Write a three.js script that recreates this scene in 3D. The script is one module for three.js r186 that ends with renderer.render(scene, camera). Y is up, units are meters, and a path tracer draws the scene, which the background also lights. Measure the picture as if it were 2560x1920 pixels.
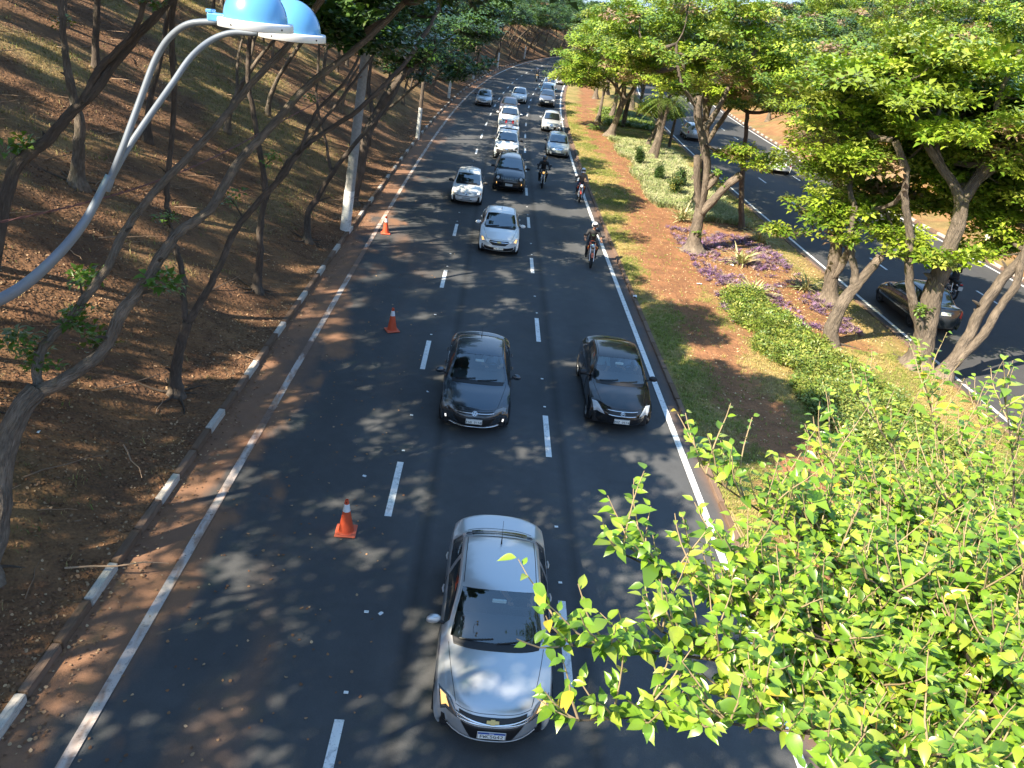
import * as THREE from 'three';
import { mergeGeometries, toCreasedNormals } from 'three/addons/utils/BufferGeometryUtils.js';
import { RoundedBoxGeometry } from 'three/addons/geometries/RoundedBoxGeometry.js';

// ---------------------------------------------------------------- camera, sky, sun, exposure
const scene = new THREE.Scene();
const camera = new THREE.PerspectiveCamera(53.0, 4 / 3, 0.1, 3000);
camera.position.set(0, 9.487, 0);
camera.rotation.set(-0.45534, 0, 0.1309, 'YXZ');
const renderer = new THREE.WebGLRenderer({ antialias: true });
renderer.setSize(1024, 768);
renderer.toneMapping = THREE.LinearToneMapping;
renderer.toneMappingExposure = 2.85;
renderer.shadowMap.enabled = true;
const SUN = new THREE.Vector3(-0.569, 0.643, 0.513).normalize();
{ // clear blue sky: deep overhead, paler towards the horizon, a soft glow round the sun
  const W = 512, H = 256, d = new Float32Array(W * H * 4);
  for (let y = 0; y < H; y++) for (let x = 0; x < W; x++) {
    const up = ((y + 0.5) / H - 0.5) * Math.PI, az = ((x + 0.5) / W - 0.5) * 2 * Math.PI, v = new THREE.Vector3(Math.cos(az) * Math.cos(up), Math.sin(up), Math.sin(az) * Math.cos(up));
    const t = Math.pow(Math.max(0, v.y), 0.45), c = Math.max(0, v.dot(SUN)), glow = 0.09 * Math.pow(c, 6) + 0.35 * Math.pow(c, 60), i = (y * W + x) * 4;
    d[i] = 0.33 + (0.105 - 0.33) * t + glow; d[i + 1] = 0.41 + (0.225 - 0.41) * t + glow * 0.97; d[i + 2] = 0.5 + (0.44 - 0.5) * t + glow * 0.9; d[i + 3] = 1;
  }
  const tex = new THREE.DataTexture(d, W, H, THREE.RGBAFormat, THREE.FloatType); tex.mapping = THREE.EquirectangularReflectionMapping; tex.magFilter = THREE.LinearFilter; tex.needsUpdate = true;
  scene.background = tex; scene.environment = tex;
}
const sun = new THREE.DirectionalLight(new THREE.Color(1, 0.89, 0.7), 5);
sun.name = 'sun'; sun.position.copy(SUN).multiplyScalar(120).add(new THREE.Vector3(0, 0, -50)); sun.target.position.set(0, 0, -50);
sun.castShadow = true; sun.shadow.mapSize.set(4096, 4096);
Object.assign(sun.shadow.camera, { left: -90, right: 90, top: 90, bottom: -90, near: 1, far: 320 });
scene.add(sun, sun.target);

// ---------------------------------------------------------------- helpers
function rng(seed) { let a = seed >>> 0; return () => { a = (a + 0x6d2b79f5) | 0; let t = Math.imul(a ^ (a >>> 15), 1 | a); t = (t + Math.imul(t ^ (t >>> 7), 61 | t)) ^ t; return ((t ^ (t >>> 14)) >>> 0) / 4294967296; }; }
const hash = (x, y) => { let h = Math.imul(x, 374761393) + Math.imul(y, 668265263); h = Math.imul(h ^ (h >>> 13), 1274126177); return ((h ^ (h >>> 16)) >>> 0) / 4294967296; };
const mod = (a, n) => ((a % n) + n) % n, sm = (t) => t * t * (3 - 2 * t), clamp = (x, a = 0, b = 1) => Math.min(b, Math.max(a, x)), lerp = (a, b, t) => a + (b - a) * t;
const sstep = (a, b, x) => sm(clamp((x - a) / (b - a)));
function noise(x, y, period = 0) {
  const xi = Math.floor(x), yi = Math.floor(y), fx = sm(x - xi), fy = sm(y - yi), w = period ? (v) => mod(v, period) : (v) => v;
  return lerp(lerp(hash(w(xi), w(yi)), hash(w(xi + 1), w(yi)), fx), lerp(hash(w(xi), w(yi + 1)), hash(w(xi + 1), w(yi + 1)), fx), fy);
}
function fbm(x, y, oct = 4, period = 0) { let s = 0, a = 0.5, n = 0; for (let i = 0; i < oct; i++) { s += a * noise(x + i * 17.3 * (period ? 0 : 1), y + i * 9.1 * (period ? 0 : 1), period); n += a; a *= 0.5; x *= 2; y *= 2; period *= 2; } return s / n; }
const mix3 = (a, b, t) => [lerp(a[0], b[0], t), lerp(a[1], b[1], t), lerp(a[2], b[2], t)];
const V = (x, y, z) => new THREE.Vector3(x, y, z);
const used = new Map();
function numbered(name) { const n = used.get(name) ?? 0; used.set(name, n + 1); return n ? name + '_' + String(n).padStart(3, '0') : name; }
function tag(o, label, category, group, kind) { o.userData.label = label; o.userData.category = category; if (group) o.userData.group = group; if (kind) o.userData.kind = kind; return o; }
function thing(name, label, category, group) { const o = new THREE.Group(); o.name = numbered(name); scene.add(o); return tag(o, label, category, group); }
function mesh(name, geo, mat, parent) { const m = new THREE.Mesh(geo, mat); m.name = name; m.castShadow = m.receiveShadow = true; parent.add(m); return m; }
function struct(name, geo, mat) { const m = mesh(numbered(name), geo, mat, scene); m.userData.kind = 'structure'; return m; }
function lin(r, g, b) { return new THREE.Color().setRGB(r, g, b); }
function mat(r, g, b, rough = 0.8, extra = {}) { return new THREE.MeshPhysicalMaterial({ color: lin(r, g, b), roughness: rough, ...extra }); }
function geoOf(pos, idx, uv, col) {
  const g = new THREE.BufferGeometry();
  g.setAttribute('position', new THREE.Float32BufferAttribute(pos, 3));
  if (uv) g.setAttribute('uv', new THREE.Float32BufferAttribute(uv, 2));
  if (col) g.setAttribute('color', new THREE.Float32BufferAttribute(col, 3));
  g.setIndex(idx); g.computeVertexNormals();
  return g;
}
function plain(g) { const r = g.index ? g.toNonIndexed() : g; for (const k of Object.keys(r.attributes)) if (k !== 'position' && k !== 'normal') r.deleteAttribute(k); return r; }
function join(list) { return mergeGeometries(list.map(plain)); }
const BOX = (w, h, d, x = 0, y = 0, z = 0) => { const g = new THREE.BoxGeometry(w, h, d); g.translate(x, y, z); return g; };
const RBOX = (w, h, d, r, x = 0, y = 0, z = 0, s = 2) => { const g = new RoundedBoxGeometry(w, h, d, s, r); g.translate(x, y, z); return g; };
// a tube through points with a radius at each
function tube(pts, rad, seg = 7, o = {}) {
  const n = pts.length, pos = [], idx = [], uv = []; let run = 0;
  const t = pts.map((p, i) => V().subVectors(pts[Math.min(n - 1, i + 1)], pts[Math.max(0, i - 1)]).normalize());
  let nrm = Math.abs(t[0].y) < 0.9 ? V(0, 1, 0) : V(1, 0, 0); nrm.sub(t[0].clone().multiplyScalar(nrm.dot(t[0]))).normalize();
  for (let i = 0; i < n; i++) {
    nrm = nrm.clone().sub(t[i].clone().multiplyScalar(nrm.dot(t[i]))).normalize();
    const b = V().crossVectors(t[i], nrm); if (i) run += pts[i].distanceTo(pts[i - 1]);
    for (let k = 0; k <= seg; k++) {
      const a = (k % seg) / seg * 2 * Math.PI, w = 1 + (o.rough ? (fbm(Math.cos(a) * 1.3 + 40 + (o.seed ?? 7) % 50, Math.sin(a) * 1.3 + run / (rad[0] * 5) + 9, 3) - 0.5) * o.rough * 3.2 : 0), c = Math.cos(a) * rad[i] * w, s = Math.sin(a) * rad[i] * w;
      pos.push(pts[i].x + nrm.x * c + b.x * s, pts[i].y + nrm.y * c + b.y * s, pts[i].z + nrm.z * c + b.z * s); uv.push(k / seg * (o.u ?? 1), run * (o.v ?? 1));
      if (i < n - 1 && k < seg) { const q = i * (seg + 1) + k; idx.push(q, q + 1, q + seg + 1, q + 1, q + seg + 2, q + seg + 1); }
    }
  }
  for (const e of o.caps === false ? [] : [0, n - 1]) { const c = pos.length / 3; pos.push(pts[e].x, pts[e].y, pts[e].z); uv.push(0, 0); for (let k = 0; k < seg; k++) { const q = e * (seg + 1) + k; if (e) idx.push(q, q + 1, c); else idx.push(q + 1, q, c); } }
  return geoOf(pos, idx, uv);
}
function smooth(pts, per = 3) { if (pts.length < 3) return pts; const c = new THREE.CatmullRomCurve3(pts, false, 'centripetal'); return c.getPoints((pts.length - 1) * per); }
const P3 = (a) => a.map((p) => V(...p));

// ---------------------------------------------------------------- textures (grain only)
function dataTex(n, f, srgb, rep = 1) {
  const d = new Uint8Array(n * n * 4);
  for (let y = 0; y < n; y++) for (let x = 0; x < n; x++) { const c = f(x / n, y / n, x, y), i = (y * n + x) * 4; d[i] = c[0] * 255; d[i + 1] = c[1] * 255; d[i + 2] = c[2] * 255; d[i + 3] = 255; }
  const t = new THREE.DataTexture(d, n, n); t.wrapS = t.wrapT = THREE.RepeatWrapping; t.magFilter = THREE.LinearFilter; t.minFilter = THREE.LinearMipmapLinearFilter; t.repeat.set(rep, rep);
  if (srgb) t.colorSpace = THREE.SRGBColorSpace; t.needsUpdate = true; return t;
}
const grey = (v) => { v = clamp(v); return [v, v, v]; };
const asphaltTex = dataTex(1024, (u, v, x, y) => { const g = hash(x, y) * 0.36 + noise(u * 320, v * 320, 320) * 0.3 + fbm(u * 12, v * 12, 4, 12) * 0.34, s = hash(x * 3 + 1, y * 7 + 5) > 0.992 ? 0.3 : 0; return grey(0.5 + g * 0.42 + s); });
const asphaltBump = dataTex(512, (u, v, x, y) => grey(noise(u * 170, v * 170, 170) * 0.7 + hash(x, y) * 0.3));
const soilTex = dataTex(1024, (u, v, x, y) => { const a = fbm(u * 10, v * 10, 6, 10), b = noise(u * 150, v * 150, 150), c = hash(x, y), k = 0.42 + a * 0.5 + (b - 0.5) * 0.28 + (c - 0.5) * 0.14, w = hash(x >> 2, y >> 2) > 0.985 ? 0.22 : 0; return [clamp(k + w), clamp(k * 0.97 + w), clamp(k * 0.93 + w * 0.8)]; });
const soilBump = dataTex(512, (u, v) => grey(fbm(u * 40, v * 40, 4, 40)));
const barkTex = dataTex(512, (u, v, x, y) => { const a = fbm(u * 8, v * 8, 5, 8), r = Math.abs(fbm(u * 16, v * 8, 4, 8) - 0.5) * 2, b = sstep(0.55, 0.7, fbm(u * 5, v * 5, 4, 5)); return grey(0.32 + a * 0.42 + r * 0.5 + b * 0.22 + (hash(x, y) - 0.5) * 0.1); });
const barkBump = dataTex(512, (u, v) => { const a = fbm(u * 20, v * 5, 5, 5); return grey(Math.abs(a - 0.5) * 1.8 + fbm(u * 60, v * 20, 3, 20) * 0.3); });
const concreteTex = dataTex(512, (u, v, x, y) => grey(0.62 + fbm(u * 8, v * 8, 5, 8) * 0.35 + (hash(x, y) - 0.5) * 0.08));
const paintTex = dataTex(512, (u, v, x, y) => { const a = fbm(u * 14, v * 14, 5, 14), s = fbm(u * 60, v * 60, 3, 60); return grey(0.95 - sstep(0.55, 0.75, a) * 0.25 - sstep(0.66, 0.8, s) * 0.3); });
function rep(t, a, b = a) { const c = t.clone(); c.repeat.set(a, b); c.needsUpdate = true; return c; }

const M = {
  asphalt: new THREE.MeshStandardMaterial({ vertexColors: true, map: rep(asphaltTex, 0.4), bumpMap: rep(asphaltBump, 0.8), bumpScale: 0.004, roughness: 0.88 }),
  soil: new THREE.MeshStandardMaterial({ vertexColors: true, map: rep(soilTex, 0.22), bumpMap: rep(soilBump, 0.3), bumpScale: 0.05, roughness: 1 }),
  far: mat(0.07, 0.09, 0.03, 1),
  line: new THREE.MeshStandardMaterial({ vertexColors: true, map: rep(paintTex, 0.9), roughness: 0.75 }),
  kerb: new THREE.MeshStandardMaterial({ color: lin(0.2, 0.12, 0.075), map: concreteTex, roughness: 0.95 }),
  kerbB: new THREE.MeshStandardMaterial({ color: lin(0.25, 0.16, 0.11), map: concreteTex, roughness: 0.95 }),
  kerbWhite: new THREE.MeshStandardMaterial({ color: lin(0.56, 0.5, 0.44), map: rep(paintTex, 0.7), roughness: 0.9 }),
  stud: mat(0.75, 0.75, 0.72, 0.4),
  bark: new THREE.MeshStandardMaterial({ color: lin(0.27, 0.215, 0.165), map: rep(barkTex, 2, 0.6), bumpMap: rep(barkBump, 2, 0.6), bumpScale: 0.06, roughness: 0.95 }),
  barkDark: new THREE.MeshStandardMaterial({ color: lin(0.15, 0.115, 0.09), map: rep(barkTex, 2, 0.6), bumpMap: rep(barkBump, 2, 0.6), bumpScale: 0.03, roughness: 0.95 }),
  limewash: new THREE.MeshStandardMaterial({ color: lin(0.78, 0.77, 0.74), map: rep(paintTex, 1), roughness: 0.9 }),
  concrete: new THREE.MeshStandardMaterial({ color: lin(0.42, 0.41, 0.39), map: rep(concreteTex, 2), roughness: 0.9 }),
  leaf: new THREE.MeshPhysicalMaterial({ color: 0xffffff, roughness: 0.42, transmission: 0.42, thickness: 0, side: THREE.DoubleSide }),
  grass: new THREE.MeshPhysicalMaterial({ color: 0xffffff, roughness: 0.75, transmission: 0.25, thickness: 0, side: THREE.DoubleSide }),
  dry: new THREE.MeshStandardMaterial({ color: 0xffffff, roughness: 0.9, side: THREE.DoubleSide }),
};

// ---------------------------------------------------------------- the road's own coordinates: d metres ahead, off metres right of the left edge line
const CC = [-4.7407, -5.7528, -2.5126, 4.7329, -0.5287];
const curve = (d) => { const t = d / 100; return CC[0] + t * (CC[1] + t * (CC[2] + t * (CC[3] + t * CC[4]))); };
const slopeAt = (d) => { const t = d / 100; return (CC[1] + t * (2 * CC[2] + t * (3 * CC[3] + t * 4 * CC[4]))) / 100; };
function at(d, off) { const s = slopeAt(d), n = Math.hypot(1, s); return [curve(d) + off / n, -(d - off * s / n)]; }
function roadOf(x, z) { let d = -z, off = 0; for (let i = 0; i < 8; i++) { const s = slopeAt(d), n = Math.hypot(1, s), ex = x - curve(d), ed = -z - d; off = (ex - s * ed) / n; d += (ex * s + ed) / (n * n); } return [d, off]; }
const turnAt = (d) => Math.atan2(-slopeAt(d), 1);   // faces towards the camera along the road
const ramp = (t) => (t <= 0 ? 0 : 0.3 * t * Math.min(t / 2, 1) + Math.max(t - 2, 0) * 0.15);
function ground(d, off) {
  if (off < -1.1) { const t = -off - 1.1, h = ramp(t); return 0.13 + (h < 9 ? h : 9 + (h - 9) * 0.25) + (fbm(d * 0.35, off * 0.35 + 50, 4) - 0.5) * 0.5 * Math.min(1, t / 1.5); }
  if (off > 10.62 && off < 20.5) { const m = (off - 10.62) / 9.9; return 0.1 + Math.sin(m * Math.PI) * 0.12 + (fbm(d * 0.7, off * 0.7 + 90, 3) - 0.5) * 0.12 * Math.sin(m * Math.PI); }
  if (off > 32.1) { const t = off - 32.1; return 0.13 + Math.min(t * 0.3 * Math.min(1, t / 3), 6 + t * 0.03) + (fbm(d * 0.3, off * 0.3, 3) - 0.5) * 0.5 * Math.min(1, t / 2); }
  return 0;
}
const groundY = (x, z) => { const [d, off] = roadOf(x, z); return ground(d, off); };
function steps(list) { const r = []; for (let i = 0; i < list.length - 1; i++) { const [a, s] = list[i], b = list[i + 1][0]; for (let k = 0, n = Math.ceil((b - a) / s); k < n; k++) r.push(a + (b - a) * k / n); } r.push(list.at(-1)[0]); return r; }
function sheet(ds, offs, height, color) {
  const pos = [], uv = [], col = [], idx = [], w = offs.length;
  ds.forEach((d, i) => offs.forEach((o, k) => {
    const [x, z] = at(d, o); pos.push(x, height(d, o), z); uv.push(x, -z); const c = color(d, o, x, z); col.push(c[0], c[1], c[2]);
    if (i && k) { const q = i * w + k; idx.push(q - w - 1, q - w, q - 1, q - w, q, q - 1); }
  }));
  const g = geoOf(pos, idx, uv, col);
  return g;
}
// ---------------------------------------------------------------- ground, roads, kerbs, markings
const SOIL = [0.29, 0.155, 0.072], SOIL2 = [0.19, 0.092, 0.046], STRAW = [0.44, 0.33, 0.14], GRASS = [0.16, 0.19, 0.045], DUST = [0.33, 0.17, 0.095];
{
  const g = new THREE.PlaneGeometry(2400, 2400); g.rotateX(-Math.PI / 2); g.translate(0, -0.6, -300);
  struct('ground', g, M.far);
}
const along = steps([[-40, 1], [4, 0.16], [30, 0.3], [60, 0.6], [110, 1.5], [260, 1]]);
// how much red soil lies on the asphalt
const dirt = (d, o) => {
  const n = fbm(d * 0.55, o * 0.9 + 7, 5), n2 = fbm(d * 2.1 + 40, o * 2.6, 4), edge = -0.15 + (n - 0.5) * 2.6 + (n2 - 0.5) * 0.9;
  const left = sstep(0.35, -0.35, o - edge - (d > 14 && d < 30 ? 0.5 : 0.25)), film = sstep(0.5, 0.78, fbm(d * 0.16 + 3, o * 0.7, 5)) * sstep(3.4, 1.4, o) * 0.55;
  const right = sstep(10.2, 10.6, o + (n - 0.5) * 0.6) * 0.7;
  return clamp(Math.max(left * (0.8 + 0.5 * (n2 - 0.2)), film, right * 0.8));
};
struct('road', sheet(along, steps([[-0.97, 0.09], [2, 0.2], [10.62, 1]]), (d, o) => -0.012 * Math.abs(o - 4.8) / 5 + 0.012, (d, o) => {
  const lane = o > 7.06 ? 1.12 : o > 3.6 ? 1.0 : 0.95, p = mod(o + 0.1, 3.4), track = 1 + 0.1 * Math.exp(-(((p - 0.85) / 0.33) ** 2)) + 0.1 * Math.exp(-(((p - 2.55) / 0.33) ** 2));
  const big = 0.62 + 0.5 * fbm(d * 0.1, o * 0.5 + 20, 5) + 0.28 * fbm(d * 0.9 + 5, o * 1.6, 4), seam = Math.abs(o - 7.1 - (noise(d * 0.3, 4) - 0.5) * 0.08) < 0.1 || Math.abs(o - 4.15 - (noise(d * 0.3, 9) - 0.5) * 0.1) < 0.07 ? 0.6 : 1;
  const b = 0.09 * lane * track * big * seam; return mix3([b * 0.98, b, b * 1.03], DUST, dirt(d, o));
}), M.asphalt);
struct('road_opposite', sheet(steps([[-20, 1.5], [20, 0.5], [90, 1.5], [260, 1]]), steps([[20.5, 0.4], [32.05, 1]]), () => 0, (d, o) => { const b = 0.085 * (0.8 + 0.4 * fbm(d * 0.15, o * 0.4, 4)); return mix3([b, b, b * 1.03], DUST, sstep(31.6, 32.1, o) * 0.6 + sstep(20.9, 20.5, o) * 0.5); }), M.asphalt);
// grassiness of the bank and of the median, patchy as in the photograph
const bankGrass = (d, o) => sstep(0.42, 0.66, fbm(d * 0.22 + 11, o * 0.3, 4)) * sstep(-1.6, -4, o) * (0.5 + 0.5 * sstep(-3, -10, o));
const pathAt = (d) => 13.2 + 0.5 * Math.sin(d * 0.11 + 2.2) + (noise(d * 0.3, 5) - 0.5) * 0.5, pathHalf = (d) => 0.8 + 0.55 * sstep(24, 31, d) * sstep(45, 36, d);
const medianSoil = (d, o) => Math.max(sstep(pathHalf(d) + 0.75, pathHalf(d) - 0.3, Math.abs(o - pathAt(d)) + (fbm(d * 0.9, o * 0.9, 5) - 0.5) * 2), d > 24 && d < 43 ? sstep(13.4, 14.2, o) * sstep(20, 19, o + fbm(d * 0.8, o, 3) * 1.5) * 0.9 : 0, sstep(19.4, 20.4, o) * 0.4);
const bankColor = (d, o) => { const a = fbm(d * 0.5, o * 0.5, 5), b = fbm(d * 3, o * 3 + 30, 3), s = mix3(SOIL2, SOIL, clamp(a * 1.5 - 0.25)); return mix3(mix3(s, [0.14, 0.07, 0.04], sstep(0.55, 0.75, b) * 0.55), STRAW, bankGrass(d, o) * (0.5 + 0.5 * b)); };
struct('embankment', sheet(along, [-70, -52, -42, -35, -30, ...steps([[-27, 0.7], [-12, 0.35], [-1.12, 1]])], ground, bankColor), M.soil);
struct('median', sheet(steps([[-30, 1], [8, 0.22], [45, 0.4], [90, 1.5], [260, 1]]), steps([[10.6, 0.22], [20.52, 1]]), ground, (d, o) => {
  const soil = mix3([0.4, 0.19, 0.085], [0.33, 0.15, 0.07], fbm(d, o, 4)), g = mix3([0.42, 0.32, 0.12], [0.27, 0.25, 0.07], sstep(0.4, 0.65, fbm(d * 0.6 + 8, o * 0.8, 4)));
  return mix3(g, soil, medianSoil(d, o));
}), M.soil);
struct('far_bank', sheet(steps([[-20, 3], [10, 0.8], [100, 2.5], [260, 1]]), [...steps([[32.1, 0.6], [50, 1]]), 56, 66, 80, 110], ground, (d, o) => mix3(mix3([0.46, 0.26, 0.12], [0.34, 0.17, 0.08], fbm(d * 0.4, o * 0.4, 4)), [0.3, 0.26, 0.1], sstep(0.48, 0.62, fbm(d * 0.5, o * 0.6 + 60, 4)) * 0.7)), M.soil);
// kerb stones: each one a block, one in three limewashed
function kerbRow(name, o0, face, d0, d1, len, kind, top = 0.14) {
  const g0 = new THREE.Group(); g0.name = numbered(name); g0.userData.kind = 'structure'; scene.add(g0);
  const R = rng(o0 * 100 | 0), forms = [];
  for (let v = 0; v < 4; v++) { const g = new RoundedBoxGeometry(0.15, 0.32, len - 0.02 - v * 0.006, 1, 0.022); const p = g.attributes.position; for (let i = 0; i < p.count; i++) p.setXYZ(i, p.getX(i) + (hash(i, v) - 0.5) * 0.008, p.getY(i) + (hash(i, v + 9) - 0.5) * 0.008, p.getZ(i)); g.computeVertexNormals(); forms.push(g); }
  let k = 0;
  for (let d = d0; d < d1; d += len, k++) {
    const dm = d + len / 2, [x, z] = at(dm, o0 + face * 0.075), m = mesh('kerb_stone', forms[k % 4], kind(k, R), g0);
    m.position.set(x, top - 0.16 + (R() - 0.5) * 0.014, z); m.rotation.y = turnAt(dm) + (R() - 0.5) * 0.012; m.rotation.z = (R() - 0.5) * 0.03;
  }
  return g0;
}
kerbRow('kerb', -0.97, -1, 3.73, 150, 0.93, (k) => (k % 3 === 0 ? M.kerbWhite : k % 2 ? M.kerb : M.kerbB));
kerbRow('median_kerb', 10.55, 1, 4, 130, 1.0, (k) => (k % 3 ? M.kerbB : M.kerb), 0.09);
kerbRow('opposite_kerb', 32.0, 1, 26, 110, 1.0, (k) => (k % 2 ? M.kerbWhite : M.kerbB));
kerbRow('opposite_median_kerb', 20.62, -1, 18, 100, 1.0, (k) => (k % 3 ? M.kerbB : M.kerb), 0.06);
// painted markings, each dash a sheet 4 mm above the asphalt
const roadObj = scene.getObjectByName('road'), oppObj = scene.getObjectByName('road_opposite');
function marking(parent, name, d0, d1, o0, o1, step, cover) {
  const y = parent === roadObj ? 0.017 : 0.005;
  const g = sheet(steps([[d0, step], [d1, 1]]), steps([[o0, (o1 - o0) / 4], [o1, 1]]), () => y, (d, o) => { const w = 0.72 + 0.16 * fbm(d * 3, o * 9, 3), k = cover ? cover(d, o) : 0.1 * fbm(d, o * 3, 3); return mix3([w, w, w * 0.98], k > 0.9 ? [0.2, 0.11, 0.07] : DUST, k); });
  return mesh(name, g, M.line, parent);
}
for (let k = -1; k < 23; k++) for (const [o, c, ph] of [[3.36, 13.42 - 6.93, 0], [6.77, 16.3 - 6.93, 0]]) {
  const d = c + k * 6.93; if (d < 3) continue;
  marking(roadObj, 'lane_dash', d - 1.02, d + 1.02, o - 0.07, o + 0.07, 0.35);
  for (const [s, w] of [[1.5, 0.05], [3.2, 0.055]]) { const [x, z] = at(d + s, o + (hash(k + 40, s * 10 | 0) - 0.5) * 0.07), m = mesh('road_stud', STUDG(), M.stud, roadObj); m.position.set(x, 0.024, z); m.rotation.y = turnAt(d) + hash(k + 9, 3) * 0.2; m.scale.setScalar(w / 0.07); }
}
function STUDG() { return STUDG.g ??= RBOX(0.1, 0.02, 0.07, 0.008); }
const gaps = [[15.1, 16.6], [19.2, 20.7], [26.5, 30.2], [36, 37]];
marking(roadObj, 'edge_line', 3, 120, -0.085, 0.085, 0.12, (d, o) => { let k = 0.52 + 0.36 * sstep(0.4, 0.7, fbm(d * 2.5, o * 12 + 5, 4)); for (const [a, b] of gaps) k = Math.max(k, sstep(a - 0.25, a + 0.25, d + (noise(d * 6, o * 20) - 0.5) * 0.5) * sstep(b + 0.25, b - 0.25, d + (noise(d * 6, o * 20 + 9) - 0.5) * 0.5) * 0.96); return k; });
marking(roadObj, 'edge_line', 120, 230, -0.085, 0.085, 2);
marking(roadObj, 'edge_line', 3, 120, 10.07, 10.23, 0.5); marking(roadObj, 'edge_line', 120, 220, 10.07, 10.23, 2);
marking(oppObj, 'edge_line', 12, 200, 20.93, 21.07, 1, (d, o) => 0.2 * fbm(d, o * 9, 3)); marking(oppObj, 'edge_line', 12, 200, 31.35, 31.5, 1);
for (let d = 22.2; d < 120; d += 6.93) for (const o of [24.5, 28.0]) marking(oppObj, 'lane_dash', d + (o > 25 ? 3 : 0), d + 2 + (o > 25 ? 3 : 0), o - 0.06, o + 0.06, 0.5);
// ---------------------------------------------------------------- leaves and trees
function leaflets(n, len, wid, droop, seed, spread = 1) {   // a whorl of folded leaflets round a shoot tip
  const R = rng(seed), pos = [], idx = [];
  for (let i = 0; i < n; i++) {
    const a = (i + R() * 0.6) / n * 2 * Math.PI, l = len * (0.7 + R() * 0.5), w = wid * (0.8 + R() * 0.4), up = 0.15 + R() * 0.5 - droop, r0 = 0.03 + R() * 0.06 * spread, b = pos.length / 3, ca = Math.cos(a), sa = Math.sin(a);
    const put = (f, s, h) => pos.push(ca * (r0 + f) - sa * s, h, sa * (r0 + f) + ca * s);
    const y0 = (R() - 0.5) * 0.09 * spread;
    put(0, 0, y0); put(l * 0.45, w, y0 + l * 0.45 * up + w * 0.35); put(l * 0.45, -w, y0 + l * 0.45 * up + w * 0.35); put(l * 0.5, 0, y0 + l * 0.5 * up); put(l, 0, y0 + l * up * 0.7 - l * 0.18);
    idx.push(b, b + 3, b + 1, b, b + 2, b + 3, b + 3, b + 4, b + 1, b + 3, b + 2, b + 4);
  }
  return geoOf(pos, idx);
}
const SPRIG = [leaflets(7, 0.17, 0.042, 0.1, 1), leaflets(8, 0.15, 0.045, 0.2, 2), leaflets(9, 0.2, 0.048, 0.05, 3, 1.6)];
const SPRIG_FAR = leaflets(7, 0.24, 0.085, 0.1, 8, 2.2);
const GREENS = { bright: [[0.27, 0.38, 0.026], [0.35, 0.45, 0.04], [0.16, 0.28, 0.022], [0.42, 0.48, 0.07]], deep: [[0.055, 0.13, 0.018], [0.08, 0.17, 0.022], [0.04, 0.1, 0.016], [0.13, 0.22, 0.03]] };
const DRY = [0.42, 0.28, 0.17];
const up = V(0, 1, 0), vary0 = (c, k) => [c[0] * k, c[1] * k, c[2] * k];
function instanced(name, geo, material, list, parent) {   // list of {p, q, s, c}
  const im = new THREE.InstancedMesh(geo, material, list.length), m = new THREE.Matrix4(), c = new THREE.Color();
  list.forEach((e, i) => { m.compose(e.p, e.q, typeof e.s === 'number' ? V(e.s, e.s, e.s) : e.s); im.setMatrixAt(i, m); im.setColorAt(i, c.setRGB(e.c[0], e.c[1], e.c[2])); });
  im.name = name; im.castShadow = im.receiveShadow = true; im.userData.kind = 'stuff'; parent.add(im); return im;
}
function tilted(R, max, face) { const n = (face ? face.clone() : up.clone()).add(V((R() - 0.5) * 2 * max, (R() - 0.5) * max * 0.5, (R() - 0.5) * 2 * max)).normalize(); return new THREE.Quaternion().setFromUnitVectors(up, n).multiply(new THREE.Quaternion().setFromAxisAngle(up, R() * 6.283)); }
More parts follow.
